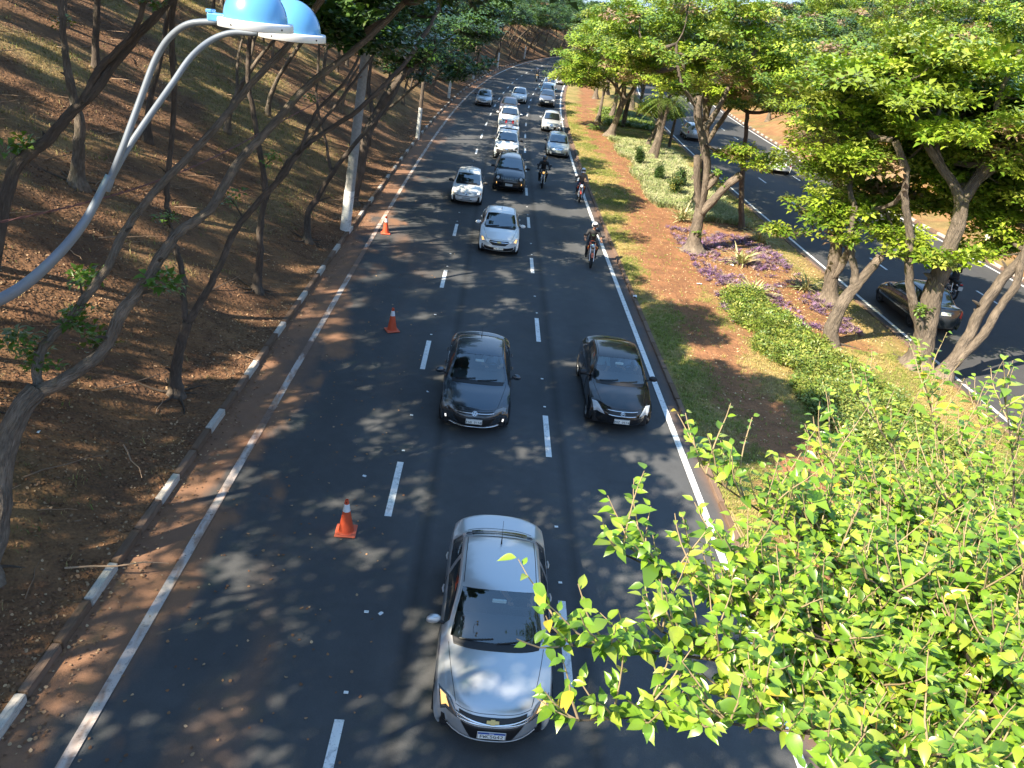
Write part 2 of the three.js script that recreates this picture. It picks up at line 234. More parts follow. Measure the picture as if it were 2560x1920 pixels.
// stems: [{p: points, r: [start, end]}]; blobs: [{c, r, n}] n leaf pads each
function tree(o, stems, blobs, opt) {
  const R = rng(opt.seed), base = stems[0].p[0], root = thing(o.name, o.label, 'tree', o.group); root.position.copy(base);
  const shift = (v) => v.clone().sub(base), trunkGeo = [], limbGeo = [], nodes = [];
  stems.forEach((s, si) => {
    const pts = smooth(s.p.map(shift), opt.far ? 3 : 5), n = pts.length, jitter = s.jitter ?? 0.02;
    if (!si) pts[0] = pts[0].clone().add(V(0, -0.25, 0));
    const rad = pts.map((p, i) => { const t = i / (n - 1); let r = lerp(s.r[0], s.r[1], Math.pow(t, 0.8)); if (!si && opt.flare !== 0) r *= 1 + (opt.flare ?? 0.55) * Math.exp(-(p.y - pts[0].y - 0.25) / 0.28); return r * (1 + (R() - 0.5) * (opt.far ? 0.14 : 0.1)); });
    pts.forEach((p, i) => { if (i > 0 && i < n - 1) p.add(V((R() - 0.5) * 2 * jitter, 0, (R() - 0.5) * 2 * jitter)); });
    trunkGeo.push(tube(pts, rad, opt.far ? 8 : 13, { rough: 0.16, seed: opt.seed + si, u: Math.max(0.3, s.r[0] * 4) }));
    if (s.tip !== false) for (let i = Math.floor(n * (s.from ?? 0.55)); i < n; i++) nodes.push({ p: pts[i], parent: -1, w: 0, r: rad[i] });
  });
  const list = [], pal = GREENS[opt.green ?? 'bright'];
  if (!opt.far) {
    for (let i = 0; i < 6; i++) { const a = i / 6 * 6.283 + R(), l = 0.5 + R() * 0.7, r = stems[0].r[0], q = [0.25, 0.6, 1].map((t) => { const x = base.x + Math.cos(a + t * 0.3) * l * t, z = base.z + Math.sin(a + t * 0.3) * l * t; return V(x, groundY(x, z) + (1 - t) * 0.07 - 0.02 * t, z).sub(base); }); trunkGeo.push(tube(smooth([V(0, 0.12, 0), ...q], 3), [1, 0.8, 0.62, 0.5, 0.42, 0.35, 0.28, 0.22, 0.16, 0.08].map((k) => k * r * 0.42), 6)); }
    stems.forEach((s, si) => { const pts = smooth(s.p.map(shift), 3), n = pts.length; for (let i = 2; i < n - 2; i++) if (R() < 0.13) { const p = pts[i], r = lerp(s.r[0], s.r[1], i / n), a = R() * 6.283, d = V(Math.cos(a), 0.3 + R() * 0.6, Math.sin(a)).normalize(), l = 0.08 + R() * R() * 0.7; trunkGeo.push(tube([p.clone().addScaledVector(d, r * 0.5), p.clone().addScaledVector(d, r + l * 0.5).add(V(0, 0.02, 0)), p.clone().addScaledVector(d, r + l)], [r * 0.32, r * 0.22, Math.min(0.02, r * 0.15)], 5)); if (R() < 0.45) for (let k = 0; k < 7; k++) list.push({ p: p.clone().addScaledVector(d, r + l).add(V((R() - 0.5) * 0.4, (R() - 0.3) * 0.3, (R() - 0.5) * 0.4)), q: tilted(R, 0.7), s: 0.7 + R() * 0.5, c: vary0([0.16, 0.28, 0.03], 0.7 + R() * 0.6) }); } });
  }
  mesh('trunk', mergeGeometries(trunkGeo), opt.bark ?? M.bark, root);
  if (opt.white) { const s = stems[0], pts = smooth(s.p.map(shift), 3), k = pts.findIndex((p) => p.y > opt.white), a = pts.slice(0, Math.max(2, k + 1)); mesh('limewashed_base', tube(a, a.map((p, i) => s.r[0] * (1.06 + 0.4 * Math.exp(-p.y / 0.28))), 9, { caps: false }), M.limewash, root); }
  // leaf pads: each is reached by a limb grown from the nearest wood
  const pads = [];
  for (const b of blobs) for (let i = 0; i < b.n; i++) {
    const v = V(R() * 2 - 1, R() * 2 - 1, R() * 2 - 1); if (v.lengthSq() > 1 || v.lengthSq() < 0.04) { i--; continue; }
    v.setLength(Math.pow(v.length(), 0.7)); v.multiply(V(...b.r)); if (v.y < 0) v.y *= 0.75; pads.push({ p: shift(V(...b.c)).add(v), s: (b.s ?? 1) * (0.65 + R() * 0.6), far: v.length() });
  }
  const heart = nodes.length ? nodes[nodes.length - 1].p : V();
  pads.sort((a, b) => a.p.distanceTo(heart) - b.p.distanceTo(heart));
  for (const q of pads) {
    let best = 0, bd = 1e9; nodes.forEach((nd, i) => { const dd = nd.p.distanceTo(q.p) + (nd.p.y > q.p.y + 0.3 ? (nd.p.y - q.p.y) * 0.8 : 0) + (nd.parent < 0 ? 0 : 0.25); if (dd < bd) { bd = dd; best = i; } });
    const a = nodes[best].p, n = Math.max(2, Math.min(5, Math.round(bd / 0.6))); let from = best;
    for (let i = 1; i <= n; i++) { const t = i / n, p = a.clone().lerp(q.p, t).add(V((R() - 0.5) * 0.25, Math.sin(t * Math.PI) * -0.12 * bd + (R() - 0.5) * 0.15, (R() - 0.5) * 0.25).multiplyScalar(i < n ? 1 : 0)); nodes.push({ p, parent: from, w: i === n ? 1 : 0, r: 0 }); from = nodes.length - 1; }
    q.node = from;
  }
  for (let i = nodes.length - 1; i >= 0; i--) if (nodes[i].parent >= 0) nodes[nodes[i].parent].w += nodes[i].w;
  const kids = nodes.map(() => []); nodes.forEach((nd, i) => nd.parent >= 0 && kids[nd.parent].push(i));
  const rad = (w) => (opt.twig ?? (opt.far ? 0.015 : 0.02)) * Math.pow(w, 0.47);
  const walk = (from, i) => { const pts = [nodes[from].p], rs = [Math.min(nodes[from].r || 9, rad(nodes[i].w) * 1.15)]; let c = i; for (;;) { pts.push(nodes[c].p); rs.push(rad(Math.max(0.6, nodes[c].w))); const k = kids[c]; if (!k.length) break; k.sort((x, y) => nodes[y].w - nodes[x].w); for (const e of k.slice(1)) walk(c, e); c = k[0]; } if (rs[0] > 0.006) limbGeo.push(tube(pts.length > 2 ? smooth(pts, 2) : pts, pts.length > 2 ? smooth(rs.map((r) => V(r, 0, 0)), 2).map((v) => Math.max(0.004, v.x)) : rs, opt.far ? 4 : 5, { caps: false })); };
  nodes.forEach((nd, i) => { if (nd.parent < 0) for (const e of kids[i]) walk(i, e); });
  if (limbGeo.length) mesh('branches', mergeGeometries(limbGeo), opt.bark ?? M.bark, root);
  const cr = opt.pad ?? 0.75, per = (opt.leaves ?? 45) * (opt.green === 'deep' ? 1 : opt.far ? 0.78 : 0.62);
  for (const q of pads) {
    const dry = R() < (opt.dry ?? 0.05), tone = R(), shade = 0.8 + R() * 0.35, n = Math.round(per * q.s * q.s);
    for (let i = 0; i < n; i++) {
      const a = R() * 6.283, r = Math.sqrt(R()) * cr * q.s, h = (R() - 0.5) * cr * 0.75 * q.s * (1.1 - r / (cr * q.s) * 0.7) - r * r * 0.16;
      const p = q.p.clone().add(V(Math.cos(a) * r, h, Math.sin(a) * r)), c = pal[Math.min(3, (tone * 2 + R() * 2.2) | 0)];
      const k = shade * (0.75 + R() * 0.5); list.push({ p, q: tilted(R, 0.65), s: (opt.size ?? (opt.green === 'deep' || opt.far ? 1 : 1.3)) * (0.7 + R() * 0.65), c: dry && R() < 0.6 ? [DRY[0] * k, DRY[1] * k, DRY[2] * k] : [c[0] * k, c[1] * k, c[2] * k] });
    }
  }
  if (list.length) instanced('crown', opt.far ? SPRIG_FAR : SPRIG[opt.seed % 3], M.leaf, list, root);
  return root;
}
const S = (p, r0, r1, o = {}) => ({ p: P3(p), r: [r0, r1], ...o });
// --- trees on the left bank, those whose stems the photograph shows one by one
const LB = 'slender trees leaning out from the left bank';
const snap = (p) => { const q = [...p]; q[1] = groundY(q[0], q[2]); return q; };
tree({ name: 'leaning_tree', label: 'forked grey tree nearest on the left bank, its two long stems leaning roadward', group: LB },
  [S([snap([-7.95, 0, -9.1]), [-7.7, 1.2, -9.35], [-7.6, 2.3, -9.65], [-7.42, 3.0, -9.95], [-7.22, 3.35, -10.2]], 0.2, 0.16, { tip: false, jitter: 0.012 }),
   S([[-7.24, 3.3, -10.2], [-7.33, 3.6, -10.42], [-7.29, 3.9, -10.6], [-7.1, 4.15, -10.82], [-6.78, 4.6, -10.95], [-6.46, 5.1, -11.15], [-6.3, 5.6, -11.45], [-5.94, 6.18, -11.7], [-5.26, 7.0, -12.14], [-4.67, 7.86, -12.57], [-4.08, 8.62, -13], [-3.5, 9.6, -13.4]], 0.085, 0.045, { from: 0.8, jitter: 0.012 }),
   S([[-7.24, 3.3, -10.2], [-6.97, 3.43, -10.25], [-6.61, 3.7, -10.39], [-6.33, 3.98, -10.57], [-6.08, 4.55, -10.76], [-5.81, 4.97, -10.95], [-5.52, 5.5, -11.13], [-5.34, 5.79, -11.3], [-4.94, 6.13, -11.5], [-4.66, 6.76, -11.88], [-4.14, 7.45, -12.25], [-3.79, 7.95, -12.6], [-3.08, 8.6, -13], [-2.5, 9.3, -13.6]], 0.125, 0.045, { from: 0.8, jitter: 0.012 })],
  [{ c: [-2.7, 10.3, -11.2], r: [2.5, 1.2, 2.7], n: 30 }, { c: [-3.6, 8.9, -15.2], r: [1.3, 0.5, 0.9], n: 8 }], { seed: 11, green: 'deep', leaves: 60, bark: M.bark, size: 1.05 });
tree({ name: 'leaning_tree', label: 'grey tree with a low fork rising beside the road kerb, standing mid-bank', group: LB },
  [S([snap([-7.9, 0, -15.9]), [-7.86, 0.8, -15.9], [-7.75, 1.35, -15.9], [-7.5, 2.2, -15.9]], 0.15, 0.11, { tip: false, flare: 0.25 }),
   S([[-7.5, 2.15, -15.9], [-7.56, 2.6, -15.95], [-7.56, 3.12, -16.02], [-7.7, 3.63, -16.14], [-7.86, 4.04, -16.27], [-7.98, 4.55, -16.4], [-8, 5.05, -16.5], [-7.92, 5.9, -16.63], [-7.83, 6.9, -16.76], [-7.84, 8.2, -16.9], [-7.6, 9.8, -17.2]], 0.075, 0.05, { from: 0.9 }),
   S([[-7.5, 2.15, -15.9], [-7.14, 2.79, -16.02], [-6.85, 3.4, -16.15], [-6.48, 4.35, -16.39], [-5.96, 5.03, -16.51], [-5.46, 5.67, -16.63], [-5.1, 6.2, -16.76], [-4.65, 6.6, -16.88], [-3.99, 7.1, -17], [-3.0, 8.3, -17.5], [-2.4, 9.6, -18]], 0.085, 0.04, { from: 0.85 }),
   S([[-5.14, 6.15, -16.7], [-4.9, 6.9, -17], [-4.3, 7.7, -17.4], [-3.9, 8.9, -18]], 0.04, 0.025, { from: 0.7 })],
  [{ c: [-5.6, 10.6, -17.4], r: [2.4, 1.3, 2.4], n: 20 }, { c: [-7.4, 11, -18], r: [2.4, 1.4, 2.4], n: 20 }, { c: [-3.4, 8.7, -18.6], r: [1.3, 0.6, 1.2], n: 8 }], { seed: 12, green: 'deep', leaves: 55, bark: M.barkDark });
tree({ name: 'leaning_tree', label: 'thin straight dark tree on the bank, right of the low-forked one', group: LB },
  [S([snap([-8.42, 0, -22.8]), [-8.28, 1.57, -22.8], [-8.25, 2.58, -22.8], [-8.08, 3.5, -22.8], [-8.2, 4.68, -22.8], [-8.36, 5.8, -22.8], [-8.5, 6.7, -22.8], [-8.3, 9, -23]], 0.13, 0.06, { from: 0.7 }), S([[-8.2, 3, -22.8], [-7.6, 4.3, -22.9], [-6.6, 5.6, -23.1], [-5.6, 7, -23.4], [-4.8, 8.4, -24]], 0.06, 0.03)],
  [{ c: [-6, 9.2, -24], r: [2.8, 1.6, 2.6], n: 30 }], { seed: 13, green: 'deep', leaves: 50, bark: M.barkDark });
tree({ name: 'leaning_tree', label: 'dark thick stem crossing the upper left corner, leaning right behind the lamp pole', group: LB },
  [S([snap([-10.2, 0, -12.2]), [-9.75, 3, -12.6], [-9.38, 4.96, -13], [-9.15, 5.96, -13.44], [-8.76, 6.34, -13.67], [-8.39, 6.83, -13.89], [-8.09, 7.17, -14.1], [-7.53, 8.05, -14.56], [-6.94, 8.83, -15], [-6.2, 10, -15.6]], 0.14, 0.06, { from: 0.8 }), S([[-8.2, 7.05, -14], [-7.95, 7.6, -14.2], [-7.3, 8.3, -14.3], [-6.9, 9.6, -14.4]], 0.07, 0.04)],
  [{ c: [-6.2, 11.4, -16.4], r: [3, 1.5, 2.8], n: 30 }], { seed: 14, green: 'deep', leaves: 55, bark: M.barkDark });
tree({ name: 'leaning_tree', label: 'slim pale tree left of the lamp arms, almost upright halfway up the bank', group: LB },
  [S([snap([-14.2, 0, -23.4]), [-14.0, 4.08, -23.4], [-13.87, 4.81, -23.4], [-13.98, 5.4, -23.4], [-14.04, 6.38, -23.4], [-14.02, 7.25, -23.4], [-13.9, 9, -23.5], [-13.2, 11, -24]], 0.2, 0.06, { from: 0.8 })],
  [{ c: [-12.6, 12.2, -24.4], r: [3, 1.6, 3], n: 30 }], { seed: 15, green: 'deep', leaves: 50 });
tree({ name: 'leaning_tree', label: 'dark crooked tree beside the concrete pole, its stem split above a knee', group: LB },
  [S([snap([-8.59, 0, -28.8]), [-8.55, 1.5, -28.8], [-8.22, 2.06, -28.8], [-7.61, 3.17, -28.8], [-6.73, 4.4, -28.8], [-5.8, 5.6, -29], [-5.2, 7, -29.5]], 0.14, 0.05, { from: 0.75 }), S([[-7.7, 3.0, -28.8], [-7.95, 4.2, -28.9], [-8.3, 5.4, -29], [-8.3, 7.4, -29.2]], 0.06, 0.04)],
  [{ c: [-5.6, 8.6, -30.4], r: [2.8, 1.8, 2.6], n: 34 }, { c: [-8.6, 9.6, -30], r: [2, 1.4, 2], n: 14 }], { seed: 16, green: 'deep', leaves: 55, bark: M.barkDark });
tree({ name: 'leaning_tree', label: 'thick twisted trunk just behind the concrete pole, leaning out above the road', group: LB },
  [S([snap([-8.75, 0, -36]), [-8.41, 1.5, -36.2], [-8.2, 3.12, -36.5], [-7.77, 4.28, -37], [-7.34, 5.15, -37], [-6.53, 6.18, -37], [-5.66, 6.89, -37], [-4.9, 7.8, -37.4]], 0.3, 0.12, { from: 0.75 }), S([[-7.9, 4, -36.9], [-8.3, 5.4, -37.3], [-8.2, 7, -37.6]], 0.12, 0.06)],
  [{ c: [-5, 9.2, -38], r: [3, 2, 3.2], n: 44 }, { c: [-8.6, 9.4, -38.4], r: [2.4, 1.5, 2.4], n: 16 }], { seed: 17, green: 'deep', leaves: 55, bark: M.barkDark });
// --- the rest of the bank's wood
{
  const R = rng(77), spots = [], keep = [[-14.46, -35.9], [-15.1, -29.8], [-14.7, -42]];
  const fixed = [[-7.95, -9.1], [-7.9, -15.9], [-8.42, -22.8], [-10.2, -12.2], [-14.2, -23.4], [-8.59, -28.8], [-8.75, -36], [-7.85, -31.7], [-6.2, -3.6]];
  for (const k of keep) spots.push(k);
  const cand = []; for (let i = 0; i < 6500; i++) { const d = -16 + R() * 256, off = -2.6 - Math.pow(R(), 1.15) * 27, [x, z] = at(d, off); cand.push([x, z, d, off]); }
  for (const [x, z, d, off] of cand) {
    const gap = d < 5 ? 4.4 : d < 60 ? 4.2 : d > 75 ? 4.3 : 4.6 + (off < -9 ? 1.6 : 0);
    if (d > 110 && off < -20) continue; if (d < 9) continue;
    if (d > 3 && d < 27 && off > -7.5) continue;   // open ground beside the kerb in the photograph
    if (x > -5 - 0.25 * -z && x < 5 && z > 3) continue;
    if ([...spots, ...fixed].every(([a, b]) => Math.hypot(a - x, b - z) > gap)) spots.push([x, z]);
  }
  spots.forEach(([x, z], i) => {
    const [d, off] = roadOf(x, z), gy = groundY(x, z), Q = rng(900 + i * 7), lean = (0.22 + Q() * 0.3) * (d < 6 ? 0.25 : off > -8 ? 1.2 : 0.75), far = d > 45, h = (d < 28 ? 7.2 + Q() * 2 : off > -12 ? 4.9 + Q() * 2.2 : 4.6 + Q() * 2.4), q = (t, k = 0) => V(x + lean * h * t * t * 0.9 + lean * h * t * 0.25 + (Q() - 0.5) * 0.5 * t + k, gy + h * t, z + (Q() - 0.5) * 1.2 * t);
    const p = [V(x, gy, z), q(0.25), q(0.5), q(0.75), q(1)], top = p[4], r0 = 0.09 + Q() * 0.075;
    const stems = [{ p, r: [r0, r0 * 0.4], from: 0.7 }]; if (Q() < 0.55) { const f = p[1].clone().lerp(p[2], Q()); stems.push({ p: [f, f.clone().add(V(-0.4 + Q() * 0.5, 1.6, (Q() - 0.5) * 1.6)), f.clone().add(V(-0.2 + Q() * 1.2, h * 0.55, (Q() - 0.5) * 2.6))], r: [r0 * 0.6, r0 * 0.3], from: 0.6 }); }
    const seen = d > 4, cy = top.y + 1.1, cr = d < 6 ? 2.3 + Q() * 0.5 : 2.6 + Q() * 0.8;
    const poleD = [31.7, 56.9, 82.8, 107, 132, 162], nth = ['first', 'second', 'third', 'fourth', 'fifth', 'farthest'], pk = poleD.filter((v) => v < d).length, row = off > -7 ? 'close behind the left kerb' : off > -14 ? 'halfway up the left bank' : 'high on the left bank';
    const label = pk === 0 ? `slender grey tree ${row}, nearer than the concrete lamp pole` : pk < 6 ? `small leaning tree ${row} between the ${nth[pk - 1]} and ${nth[pk]} whitewashed poles` : `small tree ${row} beyond the farthest whitewashed pole`;
    tree({ name: 'leaning_tree', label, group: label.replace('small leaning tree', 'leaning trees').replace('slender grey tree', 'grey trees').replace('small tree', 'trees') },
      stems, [{ c: [top.x, cy, top.z], r: [cr, 1.7, cr], n: far ? (d > 75 ? 30 : off < -9 ? 16 : 26) : off < -11 ? 34 : 52 }], { seed: 3000 + i, green: 'deep', leaves: far ? 24 : 15, far: true, pad: far ? 0.95 : 0.55, bark: Q() < 0.5 ? M.bark : M.barkDark, flare: 0.3, dry: 0.03 });
  });
}
// trees beside the viewpoint, out of frame: the photograph shows the shade that they throw on the near road
[[-8.2, -0.2], [-8.6, 4.2], [-8.3, 8.4], [-12.2, 2], [-12.6, 6.6], [-12.8, -2.6], [-16.2, 4.2], [-9, -4.6], [-16.6, 9], [-12.4, 10.8], [-16.5, -0.6], [-9.2, 12.2]].forEach(([cx, d], i) => {
  const Q = rng(1500 + i), bx = Math.min(cx - 2.6, -10.6), z = -d, gy = groundY(bx, z), y = 11 + Q() * 1.2, r0 = 0.13;
  tree({ name: 'leaning_tree', label: 'bank tree standing beside the viewpoint, shading the near road', group: 'bank trees beside the viewpoint' },
    [{ p: [V(bx, gy, z), V(bx + 0.3, gy + 2.6, z + 0.2), V(lerp(bx, cx, 0.5), gy + 5.6, z), V(cx - 0.2, y - 1.4, z)], r: [r0, 0.05], from: 0.7 }], [{ c: [cx, y, z], r: [2.7, 1.3, 2.7], n: 44 }], { seed: 1600 + i, green: 'deep', leaves: 15, far: true, pad: 0.55, flare: 0.3 });
});
// --- trees on the median and beyond the opposite road
const MB = 'broad green trees on the median';
tree({ name: 'median_tree', label: 'stout lopped tree with flared foot beside the purple bed, sawn stubs on its fork', group: MB },
  [S([snap([7.57, 0, -35.5]), [7.5, 0.9, -35.5], [7.47, 1.63, -35.5], [7.41, 2.51, -35.5], [7.4, 3.28, -35.5], [7.3, 4.04, -35.5], [6.87, 5.22, -35.5], [6.5, 5.98, -35.5], [6.3, 6.9, -35.5]], 0.31, 0.16, { from: 0.85, jitter: 0.01 }),
   S([[7.5, 2.0, -35.4], [7.9, 2.65, -35.3], [8.3, 3.3, -35.3], [8.85, 3.95, -35.3]], 0.2, 0.17, { tip: false }), S([[7.38, 2.3, -35.4], [7.05, 3.32, -35.3], [6.75, 4.5, -35.2]], 0.16, 0.15, { tip: false }), S([[7.45, 3, -35.5], [7.75, 3.5, -35.4], [7.9, 3.9, -35.4]], 0.16, 0.14, { tip: false }), S([[6.75, 5.4, -35.5], [7.2, 6.4, -35.4], [7.6, 7.8, -35.3], [8.4, 9.2, -35.2]], 0.14, 0.07), S([[6.4, 6.4, -35.5], [5.4, 7.4, -35.3], [4.9, 8.8, -35.2]], 0.11, 0.06)],
  [{ c: [6.3, 8.9, -36], r: [4.2, 2.3, 3.6], n: 66 }, { c: [9, 8.4, -36.5], r: [3, 2, 2.8], n: 34 }, { c: [4.2, 8.6, -38], r: [2.4, 1.6, 2.4], n: 18 }, { c: [9.3, 4.7, -35.7], r: [1.9, 0.55, 1.2], n: 14, s: 0.8 }], { seed: 31, leaves: 62, flare: 0.9, dry: 0.08 });
tree({ name: 'median_tree', label: 'tall trunk right behind the lopped median tree, on the grassy bed', group: MB },
  [S([snap([9.3, 0, -45.5]), [9.2, 2, -45.5], [9, 4, -45.5], [8.6, 5.6, -45.5], [8.3, 7.4, -45.6]], 0.28, 0.15, { from: 0.7 }), S([[9, 3.6, -45.5], [9.8, 5.4, -45.5], [10.6, 7, -45.8]], 0.16, 0.09)],
  [{ c: [8.4, 9, -46], r: [4.8, 2.8, 4.2], n: 84 }, { c: [12, 8, -46.4], r: [3, 2.4, 3], n: 40 }], { seed: 32, leaves: 52, flare: 0.5, dry: 0.08 });
tree({ name: 'median_tree', label: 'slim straight trunk at the edge of the opposite carriageway, right of the lopped tree', group: MB },
  [S([snap([11.1, 0, -41.3]), [10.9, 0.9, -41.3], [10.72, 1.64, -41.3], [10.43, 3.1, -41.3], [10.2, 4.6, -41.4], [10, 6, -41.6]], 0.17, 0.1, { from: 0.6 })],
  [{ c: [10.6, 7.6, -42], r: [3.4, 2, 3], n: 50 }], { seed: 33, leaves: 55, bark: M.barkDark, flare: 0.3 });
tree({ name: 'median_tree', label: 'median tree whose crown hangs over the far right lane, beyond the grassy bed', group: MB },
  [S([snap([5.6, 0, -70]), [5.9, 1.5, -70], [6.2, 3, -70], [6.1, 4.4, -70], [5.8, 6, -70]], 0.32, 0.16, { from: 0.6 }), S([[6.2, 2.8, -70], [6.8, 4, -70], [7.4, 5.6, -70]], 0.2, 0.1), S([[6.05, 3.6, -70], [5, 4.6, -69.6], [3.4, 5.4, -69.4]], 0.14, 0.07)],
  [{ c: [5, 6.6, -70.4], r: [5, 2.6, 4.4], n: 84 }, { c: [3.0, 5.2, -70.6], r: [2.6, 1.6, 2.6], n: 26 }, { c: [1.6, 4.7, -73.5], r: [2, 1.2, 2], n: 14 }], { seed: 34, leaves: 40, far: true, pad: 1, flare: 0.6, dry: 0.1 });
tree({ name: 'median_tree', label: 'short leaning young tree in the pale grassy bed with a small crown', group: MB },
  [S([snap([8.4, 0, -66]), [8.7, 1.2, -66], [9.2, 2.4, -66]], 0.2, 0.12, { from: 0.6 })], [{ c: [9.1, 3.4, -66], r: [1.6, 0.8, 1.4], n: 14 }], { seed: 35, leaves: 40, far: true });
tree({ name: 'median_tree', label: 'dark twin-stemmed tree on the median edge amid purple plants', group: MB },
  [S([snap([12.42, 0, -30.5]), [12.16, 1.54, -30.5], [11.96, 2.7, -30.5], [11.6, 4.2, -30.5], [11.15, 5.22, -30.5], [10.8, 5.9, -30.5], [10.6, 7, -30.6]], 0.3, 0.12, { from: 0.75 }), S([[12.2, 1.2, -30.4], [12.48, 2.38, -30.3], [12.46, 3.16, -30.3], [11.95, 3.95, -30.4], [11.4, 4.9, -30.6], [11.9, 6.4, -30.8]], 0.17, 0.07, { from: 0.8 }), S([[12.4, 3.0, -30.3], [12.9, 3.7, -30.3], [13.4, 5, -30.4]], 0.1, 0.06), S([[10.7, 6.4, -30.5], [9.6, 7.4, -30.4], [8.9, 8.8, -30.3]], 0.1, 0.05), S([[11.9, 6.2, -30.8], [12.6, 7.4, -30.6], [12.8, 9.2, -30.6]], 0.09, 0.05)],
  [{ c: [11.6, 8, -31], r: [3.8, 2.1, 3.2], n: 70 }, { c: [14, 6.8, -31], r: [2.6, 1.7, 2.4], n: 34 }, { c: [11.9, 5.6, -30.8], r: [1.6, 0.6, 1.3], n: 9, s: 0.8 }, { c: [9.9, 3.3, -29.8], r: [0.8, 0.9, 0.7], n: 8, s: 0.65 }, { c: [10.3, 5.8, -29.4], r: [1.4, 0.7, 1], n: 9, s: 0.85 }, { c: [10.3, 6.0, -30.6], r: [1.5, 0.8, 1.3], n: 10 }], { seed: 36, leaves: 62, bark: M.bark, dry: 0.1 });
tree({ name: 'median_tree', label: 'pale curved trunk bending right at the end of the green hedge, low tufts of leaves', group: MB },
  [S([snap([10.84, 0, -25.3]), [10.68, 0.7, -25.3], [10.68, 1.13, -25.3], [10.78, 1.84, -25.3], [11.1, 2.6, -25.3], [11.5, 3.5, -25.3]], 0.25, 0.15, { from: 0.85, jitter: 0.01 }), S([[10.95, 2.3, -25.3], [10.85, 2.84, -25.3], [10.58, 3.34, -25.3], [10.3, 4.1, -25.3], [10.2, 5, -25.4]], 0.14, 0.09, { from: 0.8 })],
  [{ c: [11.2, 4.1, -25.3], r: [1.4, 0.5, 1.0], n: 12, s: 0.75 }, { c: [9.8, 5.0, -25.8], r: [0.7, 0.9, 0.6], n: 9, s: 0.7 }, { c: [10.6, 7.0, -26.2], r: [2.6, 1.2, 2.2], n: 22 }], { seed: 37, leaves: 60, flare: 0.2, dry: 0.06 });
tree({ name: 'median_tree', label: 'big pale trunk in front of the dark car on the opposite road, dividing high up', group: MB },
  [S([snap([13.5, 0, -24.5]), [13.4, 1.2, -24.5], [13.25, 2.2, -24.5], [13.13, 2.9, -24.5], [13.16, 3.53, -24.5], [13.13, 4.3, -24.5], [13.13, 5.0, -24.5], [13.0, 5.7, -24.5], [13.3, 6.6, -24.6], [13.6, 7.8, -24.8]], 0.37, 0.17, { from: 0.8, jitter: 0.012 }), S([[13.02, 5.6, -24.5], [12.6, 6.1, -24.5], [11.8, 6.76, -24.5], [10.9, 7.7, -24.5], [10.2, 8.8, -24.6]], 0.19, 0.07), S([[13.2, 6.3, -24.6], [14.2, 7.2, -24.9], [14.9, 8.4, -25.1], [15.1, 9.8, -25.2]], 0.13, 0.06), S([[12, 6.6, -24.5], [11.6, 7.6, -24.9], [11.7, 8.8, -25.2], [11.4, 10.2, -25.4]], 0.11, 0.05), S([[13.5, 7.4, -24.7], [12.9, 8.5, -24.4], [12.9, 10, -24.3]], 0.1, 0.05), S([[13.4, 0.9, -24.45], [13.0, 1.7, -24.4], [12.51, 2.5, -24.4], [12.09, 3.39, -24.4], [11.74, 4.48, -24.4], [11.24, 5.5, -24.4], [10.95, 6.4, -24.4], [10.3, 7.2, -24.3]], 0.18, 0.09, { from: 0.75 })],
  [{ c: [12, 8.4, -25.6], r: [4.2, 1.7, 3], n: 70 }, { c: [14.8, 7.0, -26.4], r: [2.8, 1.9, 2.2], n: 40 }, { c: [13.4, 6.2, -26.6], r: [1.8, 0.8, 1.4], n: 12, s: 0.8 }, { c: [12.8, 4.1, -24.6], r: [1.1, 0.5, 0.8], n: 7, s: 0.6 }, { c: [11.5, 5.0, -26.6], r: [1.5, 0.6, 1.1], n: 10, s: 0.8 }, { c: [13.7, 5.5, -26.2], r: [1.4, 0.6, 1], n: 9, s: 0.8 }, { c: [9.2, 8.4, -26], r: [2, 1, 2], n: 14 }], { seed: 38, leaves: 66, dry: 0.1 });
tree({ name: 'median_tree', label: 'rightmost grey trunk in two stems, leaning out of frame above the near shrub', group: MB },
  [S([snap([14.2, 0, -24]), [14.5, 1.5, -24], [14.55, 2.6, -24], [14.8, 3.63, -24], [15.1, 4.3, -24], [15.6, 5.8, -24], [15.8, 7.2, -24.2]], 0.23, 0.11, { from: 0.7 }), S([[14.35, 0.6, -23.9], [14.81, 1.8, -23.8], [14.95, 2.6, -23.8], [15.15, 3.5, -23.8], [15.0, 4.8, -23.8], [15.4, 6.4, -23.8]], 0.16, 0.09)],
  [{ c: [15.8, 7.4, -24.8], r: [3, 2.2, 2.6], n: 54 }, { c: [16.6, 5.0, -25.4], r: [2, 1.5, 1.8], n: 24 }, { c: [15, 4.5, -25.4], r: [1.1, 0.8, 0.9], n: 10, s: 0.75 }, { c: [15.7, 6, -27], r: [1.6, 0.9, 1.4], n: 12 }], { seed: 39, leaves: 60, dry: 0.1 });
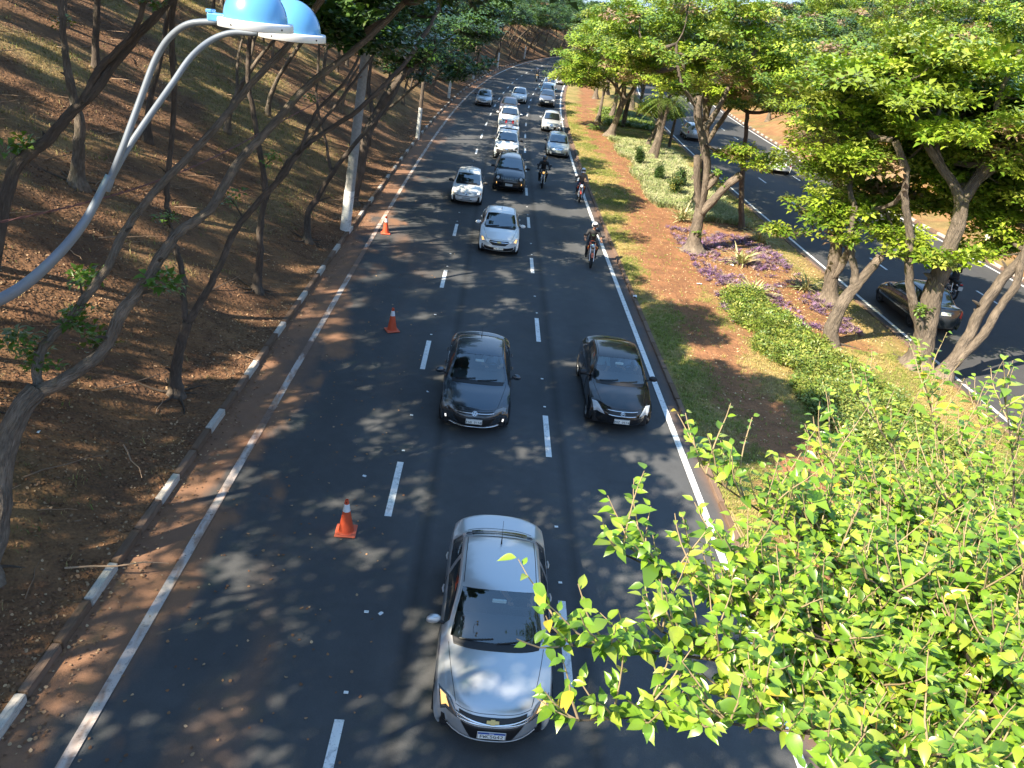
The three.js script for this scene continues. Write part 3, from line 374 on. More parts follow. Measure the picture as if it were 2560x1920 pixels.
[[52, 18.2, 'median tree between the pale grass bed and the opposite carriageway, left of the white hatchback'], [61, 16.6, 'leafy median tree behind the slender palm'], [72.5, 18.4, 'leafy median tree at the far end of the pale grass bed'], [82, 15.2, 'leafy median tree just beyond the stocky palm']].forEach(([d, off, label], i) => {
  const [x, z] = at(d, off), g = groundY(x, z), Q = rng(640 + i);
  tree({ name: 'median_tree', label, group: MB }, [{ p: [V(x, g, z), V(x + 0.2, 2.4, z), V(x - 0.2, 4.6, z), V(x + 0.1, 6.4, z)], r: [0.24, 0.12], from: 0.6 }, { p: [V(x, 2.6, z), V(x + 1, 4.4, z - 0.4), V(x + 1.6, 6, z - 0.6)], r: [0.14, 0.07] }], [{ c: [x, 7.6, z], r: [4.5, 3, 4.2], n: 80 }, { c: [x - 1.5, 6.4, z + 0.5], r: [2.4, 1.2, 2.4], n: 16 }], { seed: 650 + i, leaves: 34, far: true, pad: 1, dry: 0.09, flare: 0.5 });
});
{ // further along the median and up the far bank
  const R = rng(505), spots = [];
  const cand = [];
  for (let i = 0; i < 900; i++) { const d = 78 + R() * 170, off = 13 + R() * 6; cand.push([d, off, 'm']); }
  for (let i = 0; i < 2600; i++) { const d = 20 + R() * 200, off = 34.2 + Math.pow(R(), 1.2) * 30; cand.push([d, off, 'f']); }
  for (const [d, off, k] of cand) { const [x, z] = at(d, off), gap = k === 'm' ? 7.5 : 6.4; if (k === 'f' && off < 36 && d < 60 && R() < 0.5) continue; if (spots.every((s) => Math.hypot(s[0] - x, s[1] - z) > gap)) spots.push([x, z, d, off, k]); }
  spots.forEach(([x, z, d, off, k], i) => {
    const Q = rng(7000 + i * 13), gy = groundY(x, z), h = 5.6 + Q() * 2.6, lx = (Q() - 0.6) * 2, lz = (Q() - 0.5) * 2, p = [V(x, gy, z), V(x + lx * 0.2, gy + h * 0.35, z + lz * 0.3), V(x + lx * 0.6, gy + h * 0.7, z + lz * 0.7), V(x + lx, gy + h, z + lz)], r0 = 0.17 + Q() * 0.12, cr = 3.2 + Q() * 1.2;
    tree({ name: k === 'm' ? 'median_tree' : 'far_bank_tree', label: k === 'm' ? (d < 120 ? 'leafy median tree just past the clipped light green hedge' : 'leafy median tree at the far bend') : `leafy tree ${off < 40 ? 'at the foot of' : off < 50 ? 'partway up' : 'on top of'} the far bank, ${d < 44 ? 'nearer than its first white pole' : d < 74 ? 'between its two white poles' : d < 120 ? 'just beyond its distant white pole' : 'far along the opposite carriageway'}`, group: k === 'm' ? 'distant median trees' : `far bank trees, ${off < 40 ? 'foot' : off < 50 ? 'middle' : 'top'}, ${d < 44 ? 'near' : d < 74 ? 'middle' : d < 120 ? 'beyond the pole' : 'far'}` },
      [{ p, r: [r0, r0 * 0.5], from: 0.6 }, { p: [p[1], p[1].clone().add(V(1 - Q() * 2, h * 0.3, 1 - Q() * 2)), p[1].clone().add(V(2 - Q() * 4, h * 0.7, 2 - Q() * 4))], r: [r0 * 0.6, r0 * 0.3], from: 0.6 }],
      [{ c: [x + lx, gy + h + 1.4, z + lz], r: [cr, 2.7, cr], n: 56 }, { c: [x + lx + (Q() - 0.5) * 3, gy + h - 0.2, z + lz + (Q() - 0.5) * 3], r: [cr * 0.7, 1.1, cr * 0.7], n: 14 }], { seed: 8000 + i, leaves: d > 80 ? 24 : 34, far: true, pad: 1.05, size: d > 100 ? 1.4 : 1.1, dry: 0.07, green: Q() < 0.75 ? 'bright' : 'deep' });
  });
}
// ---------------------------------------------------------------- cars: one lofted shell per car, panels and glass cut from it
const glassDark = mat(0.012, 0.016, 0.02, 0.06, { clearcoat: 1, clearcoatRoughness: 0.03, ior: 2.3 });
const glassClear = new THREE.MeshPhysicalMaterial({ color: lin(0.62, 0.72, 0.74), roughness: 0.02, transmission: 1, thickness: 0, ior: 2.2 });
const C = {
  tyre: mat(0.018, 0.018, 0.019, 0.9), trim: mat(0.016, 0.016, 0.018, 0.55), black: mat(0.012, 0.012, 0.013, 0.4), rim: mat(0.42, 0.43, 0.45, 0.35, { metalness: 0.8 }), rimDark: mat(0.1, 0.1, 0.11, 0.4, { metalness: 0.7 }),
  chrome: mat(0.75, 0.76, 0.78, 0.12, { metalness: 1 }), lens: mat(0.6, 0.62, 0.64, 0.12, { clearcoat: 1, metalness: 0.15 }), lensSmoke: mat(0.16, 0.17, 0.18, 0.1, { clearcoat: 1, metalness: 0.6 }), amber: mat(0.75, 0.33, 0.06, 0.2, { clearcoat: 1 }), red: mat(0.5, 0.02, 0.02, 0.2, { clearcoat: 1 }),
  cabin: mat(0.03, 0.03, 0.033, 0.85), seat: mat(0.06, 0.06, 0.065, 0.9), dash: mat(0.035, 0.036, 0.04, 0.7), gold: mat(0.6, 0.42, 0.16, 0.3, { metalness: 0.8 }), plate: mat(0.6, 0.6, 0.58, 0.6), plateOld: mat(0.35, 0.36, 0.36, 0.6), card: mat(0.75, 0.78, 0.75, 0.7), mirror: mat(0.7, 0.72, 0.75, 0.05, { metalness: 1 }),
  lampOn: new THREE.MeshPhysicalMaterial({ color: lin(0.8, 0.55, 0.25), roughness: 0.2, emissive: lin(1, 0.52, 0.14), emissiveIntensity: 0.5 }), lampWhite: new THREE.MeshPhysicalMaterial({ color: lin(0.9, 0.9, 0.9), roughness: 0.2, emissive: lin(1, 0.96, 0.9), emissiveIntensity: 0.7 }),
};
function paint(r, g, b, metal = 0.3, rough = 0.32) { return mat(r, g, b, rough, { metalness: metal, clearcoat: 1, clearcoatRoughness: 0.04 }); }
// stations, nose to tail: [z behind the nose, bow, top y, half width and y of the top's edge, of the shoulder, of the widest line, of the sill]
function profile(kind, L, W, H, bowK = 1) {
  const w = W / 2, k = L / 4.2, h = H / 1.47, s = [];
  const add = (z, bow, yt, wg, yg, wb, yb, wm, ym, ws, ys) => s.push([z * k, bow * bowK, yt * h, wg * w, yg * h, wb * w, yb * h, wm * w, ym * h, ws * w, ys]);
  const sedan = kind === 'sedan', tall = kind === 'suv' || kind === 'van';
  const hood = tall ? 1.06 : 1;
  add(0.10, 0.30, 0.22, 0.70, 0.22, 0.76, 0.215, 0.80, 0.21, 0.78, 0.2);
  add(0.00, 0.34, 0.34, 0.72, 0.35, 0.86, 0.33, 0.90, 0.29, 0.86, 0.2);
  add(0.01, 0.36, 0.52 * hood, 0.74, 0.53 * hood, 0.90, 0.48, 0.95, 0.38, 0.88, 0.19);
  add(0.10, 0.38, 0.66 * hood, 0.76, 0.66 * hood, 0.92, 0.61 * hood, 0.975, 0.46, 0.9, 0.18);
  add(0.24, 0.36, 0.76 * hood, 0.77, 0.735 * hood, 0.935, 0.69 * hood, 0.985, 0.5, 0.92, 0.18);
  add(0.62, 0.28, 0.87 * hood, 0.82, 0.82 * hood, 0.95, 0.78 * hood, 1, 0.55, 0.94, 0.18);
  add(kind === 'van' ? 0.86 : 1.06, 0.24, 0.955 * hood, 0.85, 0.905 * hood, 0.955, 0.86 * hood, 1, 0.56, 0.95, 0.18);            // 6 cowl
  add(kind === 'van' ? 1.2 : 1.42, 0.18, 1.20, 0.78, 1.15, 0.955, 0.895 * hood, 1, 0.57, 0.95, 0.18);
  add(kind === 'van' ? 1.6 : 1.84, 0.12, 1.415, 0.70, 1.36, 0.955, 0.91 * hood, 1, 0.57, 0.95, 0.18);           // 8 top of the windscreen
  add(2.45, 0.05, 1.47, 0.69, 1.415, 0.955, 0.93 * hood, 1, 0.58, 0.95, 0.18);
  if (sedan) {
    add(2.98, 0, 1.43, 0.68, 1.375, 0.95, 0.94, 1, 0.58, 0.95, 0.18);         // 10 end of the roof
    add(3.62, -0.10, 1.10, 0.70, 1.06, 0.93, 0.955, 0.99, 0.6, 0.94, 0.19);   // 11 foot of the rear window
    add(4.05, -0.16, 1.09, 0.74, 1.05, 0.90, 0.95, 0.97, 0.6, 0.92, 0.2);     // 12 boot edge
    add(4.14, -0.2, 0.94, 0.76, 0.92, 0.88, 0.84, 0.95, 0.58, 0.9, 0.21); add(4.2, -0.24, 0.6, 0.76, 0.6, 0.88, 0.56, 0.93, 0.45, 0.88, 0.22); add(4.16, -0.26, 0.3, 0.74, 0.3, 0.84, 0.29, 0.88, 0.28, 0.84, 0.24);
  } else {
    add(kind === 'van' ? 3.2 : 3.3, 0, 1.455 + (kind === 'van' ? 0.1 : 0), kind === 'van' ? 0.84 : 0.64, 1.4 + (kind === 'van' ? 0.1 : 0), 0.945, 0.98, 1, 0.6, 0.95, 0.18);
    add(3.84, -0.06, kind === 'van' ? 1.55 : tall ? 1.40 : 1.36, kind === 'van' ? 0.84 : 0.61, kind === 'van' ? 1.5 : tall ? 1.35 : 1.31, 0.92, 1.0, 0.985, 0.6, 0.94, 0.19);  // 11 spoiler
    add(4.08, -0.16, 0.98, 0.70, 0.97, 0.89, 0.88, 0.96, 0.58, 0.92, 0.2);
    add(4.15, -0.2, 0.8, 0.74, 0.8, 0.88, 0.74, 0.95, 0.55, 0.9, 0.21); add(4.2, -0.24, 0.55, 0.75, 0.55, 0.87, 0.52, 0.93, 0.42, 0.88, 0.22); add(4.15, -0.26, 0.3, 0.74, 0.3, 0.84, 0.29, 0.88, 0.28, 0.84, 0.24);
  }
  return s;
}
function shell(st, L) {
  const n = st.length, m = st.map((a, i) => a.map((v, c) => { const p = st[Math.max(0, i - 1)][c], q = st[Math.min(n - 1, i + 1)][c], d0 = v - p, d1 = q - v; return d0 * d1 <= 0 ? 0 : clamp((d0 + d1) / 2, -3 * Math.min(Math.abs(d0), Math.abs(d1)), 3 * Math.min(Math.abs(d0), Math.abs(d1))); }));
  const row = (u) => { const i = Math.min(n - 2, Math.max(0, Math.floor(u))), t = u - i, a = st[i], b = st[i + 1]; return a.map((v, c) => { const t2 = t * t, t3 = t2 * t; return (2 * t3 - 3 * t2 + 1) * v + (t3 - 2 * t2 + t) * m[i][c] + (-2 * t3 + 3 * t2) * b[c] + (t3 - t2) * m[i + 1][c]; }); };
  const at0 = (u, v) => {
    const [z, bow, yt, wg, yg, wb, yb, wm, ym, ws, ys] = row(u), s = Math.sign(v) || 1, a = Math.abs(v); let x, y, f;
    if (a <= 1) { x = wg * a; y = yt - (yt - yg) * Math.pow(a, 2.4); f = a * a * a * 0.72 + a * a * 0.08; }
    else if (a <= 2) { const t = a - 1; x = lerp(wg, wb, Math.pow(t, 0.85)); y = lerp(yg, yb, Math.pow(t, 1.1)); f = 0.8 + 0.2 * t; }
    else if (a <= 3) { const t = a - 2; x = lerp(wb, wm, Math.sin(t * Math.PI / 2)); y = lerp(yb, ym, t); f = 1; }
    else { const t = Math.min(1, a - 3); x = lerp(wm, ws, t * t); y = lerp(ym, ys, t); f = 1; }
    return V(s * x, y, L / 2 - z - bow * f);
  };
  const nrm = (u, v) => { const e = 0.02, a = at0(Math.min(n - 1, u + e), v).sub(at0(Math.max(0, u - e), v)), b = at0(u, v + e).sub(at0(u, v - e)); return b.cross(a).normalize(); };
  return { at: (u, v, off = 0) => { const p = at0(u, v); if (off) p.add(nrm(u, v).multiplyScalar(off)); return p; }, nrm, n };
}
const VS = [0, 0.14, 0.28, 0.42, 0.56, 0.7, 0.8, 0.88, 0.94, 1, 1.06, 1.14, 1.3, 1.5, 1.7, 1.86, 1.94, 2, 2.12, 2.3, 2.55, 2.8, 3, 3.3, 3.65, 4], VALL = [...VS.slice(1).reverse().map((v) => -v), ...VS];
function skin(S, us, vs, hole, off = 0) {
  const pos = [], idx = [], w = vs.length;
  us.forEach((u, i) => vs.forEach((v, k) => { const p = S.at(u, v, off); pos.push(p.x, p.y, p.z); if (i && k && !(hole && hole((us[i - 1] + u) / 2, (vs[k - 1] + v) / 2))) { const q = i * w + k; idx.push(q - w - 1, q - w, q - 1, q - w, q, q - 1); } }));
  return geoOf(pos, idx);
}
// a four-cornered panel in shell coordinates, raised by off, with a turned-in edge
function panel(S, c, off = 0.006, nu = 8, nv = 8, edge = 0.012) {
  const pos = [], idx = [], w = nv + 3, b = (s, t) => [lerp(lerp(c[0][0], c[1][0], t), lerp(c[3][0], c[2][0], t), s), lerp(lerp(c[0][1], c[1][1], t), lerp(c[3][1], c[2][1], t), s)];
  for (let i = -1; i <= nu + 1; i++) for (let k = -1; k <= nv + 1; k++) {
    const rim = i < 0 || k < 0 || i > nu || k > nv, [u, v] = b(clamp(i / nu), clamp(k / nv)), p = S.at(u, v, rim ? off - edge : off); pos.push(p.x, p.y, p.z);
    if (i >= 0 && k >= 0) { const q = (i + 1) * w + k + 1; idx.push(q - w - 1, q - w, q - 1, q - w, q, q - 1); }
  }
  return geoOf(pos, idx);
}
const mirrorQ = (c) => [c[1], c[0], c[3], c[2]].map(([u, v]) => [u, -v]);
let wheelForms;
function wheel(root, x, y, z, r, wdt, rimMat) {
  const side = Math.sign(x);
  wheelForms ??= { tyre: new THREE.LatheGeometry([[0.66, -0.42], [0.93, -0.5], [1, -0.36], [1, 0.36], [0.93, 0.5], [0.66, 0.42], [0.66, -0.42]].map(([a, b]) => new THREE.Vector2(a, b)), 28).rotateZ(-Math.PI / 2),
    rim: (() => { const l = [new THREE.LatheGeometry([[0.68, -0.4], [0.66, 0.44], [0.6, 0.38], [0.56, 0.1], [0.01, 0.1]].map(([a, b]) => new THREE.Vector2(a, b)), 24).rotateZ(-Math.PI / 2)]; for (let i = 0; i < 5; i++) { const g = BOX(0.16, 0.52, 0.17, 0, 0.33, 0); g.rotateX(i / 5 * Math.PI * 2); g.translate(0.34, 0, 0); l.push(g); } l.push(new THREE.CylinderGeometry(0.13, 0.13, 0.3, 14).rotateZ(Math.PI / 2).translate(0.3, 0, 0)); return join(l); })() };
  const w = new THREE.Group(); w.name = 'wheel'; root.add(w); w.position.set(x, y, z); w.rotation.y = side > 0 ? 0 : Math.PI; w.scale.set(wdt, r, r);
  mesh('tyre', wheelForms.tyre, C.tyre, w); mesh('rim', wheelForms.rim, rimMat, w);
}
function plateTex(text, band) {
  const c = document.createElement('canvas'); c.width = 320; c.height = 104; const g = c.getContext('2d');
  g.fillStyle = '#e9e9e4'; g.fillRect(0, 0, 320, 104); g.strokeStyle = '#777'; g.lineWidth = 4; g.strokeRect(2, 2, 316, 100);
  if (band) { g.fillStyle = '#1f4fa8'; g.fillRect(3, 3, 314, 24); g.fillStyle = '#ffffff'; g.font = 'bold 17px sans-serif'; g.textAlign = 'center'; g.fillText('BRASIL', 160, 21); }
  else { g.fillStyle = '#555'; g.font = '13px sans-serif'; g.textAlign = 'center'; g.fillText('SP', 160, 18); }
  g.fillStyle = '#16181c'; g.textAlign = 'center'; g.font = 'bold 66px monospace'; g.fillText(text, 160, 86);
  const t = new THREE.CanvasTexture(c); t.colorSpace = THREE.SRGBColorSpace; t.magFilter = THREE.LinearFilter; return new THREE.MeshStandardMaterial({ map: t, roughness: 0.5 });
}
function car(o) {
  const { L = 4.1, W = 1.74, H = 1.48, kind = 'hatch', body } = o, root = thing('car', o.label, o.cat ?? 'car', o.group), S = shell(profile(kind, L, W, H, o.bowK), L), n = S.n, near = o.near;
  if (o.name) root.name = numbered(o.name);
  const us = []; const per = near ? 8 : 4; for (let i = 0; i < n - 1; i++) for (let k = 0; k < per; k++) us.push(i + k / per); us.push(n - 1);
  const rw = kind === 'sedan' ? [10.15, 11] : [11.05, 11.95], sideEnd = kind === 'sedan' ? 10.75 : kind === 'van' ? 9.0 : 10.85, gl = near === 2 ? glassClear : glassDark, cut = (a, b) => us.filter((u) => u >= a - 1e-6 && u <= b + 1e-6);
  const snapU = (u) => us.reduce((p, q) => (Math.abs(q - u) < Math.abs(p - u) ? q : p)), r0 = snapU(rw[0]), r1 = snapU(rw[1]), s1 = snapU(sideEnd), w0 = snapU(6.12), w1 = snapU(7.9), sA = snapU(6.62), pB = snapU(9.0), pB2 = snapU(9.25), vm = 0.94;
  const hole = (u, v) => { const a = Math.abs(v); return near === 2 && ((a < vm && u > w0 && u < w1) || (a > 1.14 && a < 1.86 && ((u > sA && u < pB) || (u > pB2 && u < s1)))); };
  const bodyMesh = mesh('body', skin(S, us, VALL, hole), body, root);
  const vr = (a, b) => VALL.filter((v) => v >= a - 1e-6 && v <= b + 1e-6), go = near === 2 ? -0.004 : 0.004;
  mesh('windscreen', skin(S, cut(w0, w1), vr(-vm, vm), null, go), gl, root);
  mesh('rear_window', skin(S, cut(r0, r1), vr(-0.8, 0.8), null, 0.004), glassDark, root);
  for (const s of [1, -1]) for (const [a, b] of kind === 'van' ? [[sA, pB]] : [[sA, pB], [pB2, s1]]) { const vs = s > 0 ? vr(1.14, 1.86) : vr(-1.86, -1.14); mesh('side_window', skin(S, cut(a, b), vs, null, go), near === 2 ? gl : glassDark, root); }
  // dark surround of the windscreen, cowl and wipers
  mesh('cowl', panel(S, [[5.86, -0.86], [5.86, 0.86], [6.14, 0.9], [6.14, -0.9]], 0.008, 4, 14), C.trim, root);
  for (const [a, b] of [[-0.75, -0.08], [0.0, 0.66]]) { const pts = []; for (let i = 0; i <= 6; i++) { const t = i / 6; pts.push(S.at(6.12 + 0.16 * t, lerp(a, b, t), 0.02)); } mesh('wiper', tube(pts, pts.map(() => 0.011), 5), C.black, root); }
  // lower trim, arches, wheels
  mesh('sill', join([...[1, -1].map((s) => { const us2 = cut(4, n - 4), vs = s > 0 ? [3.45, 3.7, 4] : [-4, -3.7, -3.45]; return skin(S, us2, vs, null, 0.006); })]), o.trimSill ?? C.trim, root);
  mesh('underbody', RBOX(W * 0.84, 0.3, L * 0.86, 0.05, 0, 0.31, 0), C.trim, root);
  const wr = o.wheel ?? (kind === 'suv' ? 0.345 : 0.31), za = L / 2 - 0.82 * L / 4.2, zb = -L / 2 + 0.76 * L / 4.2;
  for (const z of [za, zb]) for (const s of [1, -1]) {
    const arch = new THREE.RingGeometry(wr * 0.7, wr * 1.1, 26, 1, -0.05, Math.PI + 0.1); arch.rotateY(s * Math.PI / 2); arch.translate(s * (W / 2 - 0.012), wr * 1.02, z); mesh('wheel_arch', arch, C.archMat ??= mat(0.012, 0.012, 0.012, 0.9, { side: THREE.DoubleSide }), root);
    wheel(root, s * (W / 2 - 0.105), wr, z, wr, 0.2, o.rim ?? C.rim);
  }
  // lamps and face
  const f = { lamp: [[2.75, 0.66], [2.3, 1.6], [3.35, 1.72], [3.75, 0.9]], lampMat: C.lens, ...o.face };
  for (const [u, v, r, m1, m2] of f.rounds ?? []) for (const s of [1, -1]) { const p = S.at(u, v * s, 0.015), N = S.nrm(u, v * s); N.x *= 0.4; N.y = Math.min(N.y, 0.25); N.normalize(); const g = new THREE.Group(); g.name = 'headlight'; root.add(g); g.position.copy(p); g.lookAt(p.clone().add(N)); mesh('lamp_ring', new THREE.TorusGeometry(r, r * 0.16, 8, 24), C.black, g); mesh('lamp_lens', new THREE.SphereGeometry(r * 0.95, 18, 8, 0, 6.2832, 0, 1.2).rotateX(Math.PI / 2).scale(1, 1, 0.45), m1, g); }
  if (f.lamp) for (const s of [1, -1]) { const q = s > 0 ? f.lamp : mirrorQ(f.lamp), l = mesh('headlight', panel(S, q, 0.012, 8, 8), f.lampMat, root); if (f.bulb) { const c = q.reduce((a, b) => [a[0] + b[0] / 4, a[1] + b[1] / 4], [0, 0]), k = f.bulbK ?? 0.5; mesh('bulb', panel(S, q.map((a) => [lerp(c[0], a[0], k), lerp(c[1], a[1], k)]), 0.017, 6, 6), f.bulb, l); } }
  if (f.amber) for (const s of [1, -1]) { const q = s > 0 ? f.amber : mirrorQ(f.amber); mesh('turn_signal', panel(S, q, 0.014, 4, 4), C.amber, root); }
  for (const [name, q, m, off] of f.parts ?? []) { const g = panel(S, q, off ?? 0.01, 6, 14); mesh(name, g, m, root); }
  for (const [name, q, m, off] of f.pairs ?? []) for (const s of [1, -1]) mesh(name, panel(S, s > 0 ? q : mirrorQ(q), off ?? 0.01, 6, 6), m, root);
  for (const [name, u0, u1, v0, v1, m, r] of f.bars ?? []) { const pts = []; for (let i = 0; i <= 14; i++) { const t = i / 14; pts.push(S.at(lerp(u0, u1, Math.abs(t * 2 - 1)), lerp(v0, v1, t), 0.012)); } mesh(name, tube(pts, pts.map(() => r), 6), m, root); }
  // plate on the face that the photograph shows
  const pl = mesh('licence_plate', RBOX(0.4, 0.13, 0.012, 0.004), o.plateMat ?? C.plate, root); { const u = o.rearPlate ? n - (kind === 'sedan' ? 2.75 : 2.3) : f.plateU ?? 1.75, v = f.plateV ?? 0, p = S.at(u, v, 0.022), N = S.nrm(u, v); N.x = 0; if (f.plateTilt) N.y = f.plateTilt; pl.position.copy(p); pl.lookAt(p.clone().add(N)); }
  if (o.plateText) { const g = new THREE.PlaneGeometry(0.385, 0.118); g.translate(0, 0, 0.0095); mesh('plate_print', g, plateTex(o.plateText, o.band), pl); }
  if (o.emblem) { const u = o.emblemU ?? 2.75, p = S.at(u, 0, 0.02), N = S.nrm(u, 0), e = o.emblem(); e.position.copy(p); e.lookAt(p.clone().add(N)); root.add(e); }
  for (const s of [1, -1]) mesh('tail_light', panel(S, s > 0 ? [[n - 3.4, 1.1], [n - 3.4, 2.1], [n - 2.4, 2.0], [n - 2.4, 1.05]].map((a) => a) : mirrorQ([[n - 3.4, 1.1], [n - 3.4, 2.1], [n - 2.4, 2.0], [n - 2.4, 1.05]]), 0.01, 5, 5), C.red, root);
  // mirrors
  for (const s of [1, -1]) { const p = S.at(6.75, s * 1.9, 0), g = new THREE.Group(); g.name = 'door_mirror'; root.add(g); g.position.set(s * (W / 2 + 0.1), p.y + 0.09, p.z + 0.03); const sh = new THREE.SphereGeometry(1, 14, 10); sh.scale(0.12, 0.075, 0.06); sh.rotateY(s * -0.25); mesh('mirror_housing', sh, o.mirror ?? body, g); mesh('mirror_stalk', tube([V(-s * 0.16, -0.06, 0), V(-s * 0.05, -0.03, 0)], [0.025, 0.03], 6), C.trim, g); const gl2 = new THREE.CircleGeometry(0.062, 12); gl2.scale(1.5, 0.9, 1); gl2.rotateY(Math.PI); gl2.translate(0, 0, -0.058); mesh('mirror_glass', gl2, C.mirror, g); }
  if (near) {   // door handles, shut lines, bonnet creases
    for (const s of [1, -1]) for (const u of kind === 'van' ? [8.2] : [8.55, 10.1]) { const a = S.at(u, s * 2.25, 0.028), b = S.at(u + 0.3, s * 2.25, 0.028); mesh('door_handle', tube([a, a.clone().lerp(b, 0.5).add(V(s * 0.012, 0, 0)), b], [0.014, 0.018, 0.014], 6), o.handle ?? body, root); }
    const lines = []; const ln = (fn, r = 0.0045) => { const pts = []; for (let i = 0; i <= 22; i++) pts.push(fn(i / 22)); lines.push(tube(pts, pts.map(() => r), 4, { caps: false })); };
    for (const s of [1, -1]) { ln((t) => S.at(lerp(3.3, 5.85, t), s * lerp(0.8, 0.96, t), 0.001)); ln((t) => S.at(lerp(8.02, 10.05, t), s * 0.93, 0.001), 0.006); for (const u of [6.9, 9.1]) ln((t) => S.at(u + 0.05 * Math.sin(t * 3), s * lerp(2, 3.5, t), 0.001)); }
    ln((t) => S.at(3.22 - 0.1 * Math.abs(t * 2 - 1), lerp(-0.8, 0.8, t), 0.001)); if (kind === 'sedan') ln((t) => S.at(11.08, lerp(-0.92, 0.92, t), 0.001));
    mesh('shut_lines', mergeGeometries(lines), C.black, root);
  }
  if (o.antenna !== undefined) { const p = S.at(o.antenna, 0.0, 0), g = tube([p, p.clone().add(V(0, 0.12, -0.07)), p.clone().add(V(0, o.antH ?? 0.3, -0.2))], [0.014, 0.004, 0.003], 5); mesh('antenna', g, C.black, root); }
  if (o.rails) for (const s of [1, -1]) { const pts = []; for (let i = 0; i <= 8; i++) pts.push(S.at(lerp(8.1, 10.8, i / 8), s * 0.96, i === 0 || i === 8 ? 0.0 : 0.045)); mesh('roof_rail', tube(smooth(pts, 2), smooth(pts, 2).map(() => 0.018), 6), o.rails, root); }
  if (near === 2) {
    mesh('cabin_floor', RBOX(W * 0.8, 0.16, 2.4, 0.04, 0, 0.42, -0.35), C.cabin, root);
    mesh('firewall', RBOX(W * 0.78, 0.42, 0.3, 0.1, 0, 0.72, L / 2 - 1.26 * L / 4.2), C.dash, root);
    const dd = RBOX(W * 0.74, 0.1, 0.5, 0.045, 0, 0, 0, 3); dd.rotateX(0.12); dd.translate(0, 0.9, L / 2 - 1.5 * L / 4.2); mesh('dashboard', dd, C.dash, root);
    for (const x of [-0.36, 0.36]) { const st = new THREE.Group(); st.name = 'front_seat'; root.add(st); const zs = L / 2 - 2.45 * L / 4.2; mesh('seat_cushion', RBOX(0.5, 0.14, 0.5, 0.06, x, 0.52, zs), C.seat, st); const bk = RBOX(0.48, 0.62, 0.14, 0.06); bk.rotateX(-0.22); bk.translate(x, 0.84, zs - 0.3); mesh('seat_back', bk, C.seat, st); mesh('head_rest', RBOX(0.26, 0.16, 0.1, 0.045, x, 1.18, zs - 0.39), C.seat, st); }
    mesh('rear_bench', join([RBOX(1.2, 0.16, 0.5, 0.05, 0, 0.52, L / 2 - 3.2 * L / 4.2), RBOX(1.2, 0.55, 0.16, 0.06, 0, 0.84, L / 2 - 3.45 * L / 4.2)]), C.seat, root);
    const sw = new THREE.TorusGeometry(0.18, 0.016, 8, 28); sw.rotateX(-0.4); sw.translate(0.36, 0.93, L / 2 - 1.93 * L / 4.2); mesh('steering_wheel', join([sw, (() => { const b = BOX(0.34, 0.05, 0.03); b.rotateX(-0.4); b.translate(0.36, 0.93, L / 2 - 1.93 * L / 4.2); return b; })()]), C.trim, root);
    const p = S.at(7.62, 0, -0.05); mesh('rear_view_mirror', RBOX(0.22, 0.065, 0.03, 0.012, p.x, p.y - 0.03, p.z), C.card, root);
  }
  root.position.set(o.x, 0.02, -o.d); root.rotation.y = o.turn ?? turnAt(o.d);
  root.userData.shell = undefined; delete root.userData.shell;
  return root;
}
// front bumper centre (x, d) as measured on the road -> car centre
function parkAt(x, d, L, away) { const s = slopeAt(d + (away ? 0 : L / 2)), n = Math.hypot(1, s), k = away ? -L / 2 : L / 2; return { x: x + s / n * k * (away ? -1 : 1), d: d + k / n * (away ? -1 : 1) }; }
const bowtie = () => { const s = new THREE.Shape(); [[-0.085, -0.02], [-0.03, -0.02], [-0.03, -0.035], [0.03, -0.035], [0.03, -0.02], [0.085, -0.02], [0.085, 0.02], [0.03, 0.02], [0.03, 0.035], [-0.03, 0.035], [-0.03, 0.02], [-0.085, 0.02]].forEach(([x, y], i) => (i ? s.lineTo(x, y) : s.moveTo(x, y))); const m = new THREE.Mesh(new THREE.ExtrudeGeometry(s, { depth: 0.012, bevelSize: 0.003, bevelThickness: 0.003, bevelSegments: 1 }), C.gold); m.name = 'emblem'; return m; };
const ringBadge = (bars, r = 0.062, dark = C.black) => () => { const l = [new THREE.TorusGeometry(r, 0.007, 6, 24)]; for (const [x0, y0, x1, y1] of bars) { const g = BOX(Math.hypot(x1 - x0, y1 - y0), 0.011, 0.012); g.rotateZ(Math.atan2(y1 - y0, x1 - x0)); g.translate((x0 + x1) / 2, (y0 + y1) / 2, 0.004); l.push(g); } const e = new THREE.Group(); e.name = 'emblem'; mesh('badge_disc', new THREE.CylinderGeometry(r, r, 0.006, 20).rotateX(Math.PI / 2), dark, e); mesh('badge_ring', join(l), C.chrome, e); return e; };
const roundVW = ringBadge([[-0.026, 0.052, 0, 0.008], [0.026, 0.052, 0, 0.008], [-0.052, 0.026, -0.022, -0.048], [-0.022, -0.048, 0, -0.004], [0, -0.004, 0.022, -0.048], [0.022, -0.048, 0.052, 0.026]]), roundPlain = ringBadge([[-0.03, -0.02, 0.03, 0.02], [-0.03, 0.015, 0.01, 0.03]], 0.05), oval = ringBadge([[-0.03, 0, 0.03, 0]], 0.045, mat(0.02, 0.05, 0.2, 0.3));
const chevrons = () => { const l = []; for (const y of [0, 0.035]) for (const s of [1, -1]) { const g = BOX(0.12, 0.018, 0.014); g.rotateZ(-s * 0.5); g.translate(s * 0.052, y, 0); l.push(g); } const m = new THREE.Mesh(join(l), C.chrome); m.name = 'emblem'; return m; };
const carAt = (x, d, L, o) => car({ ...parkAt(x, d, L), L, ...o });
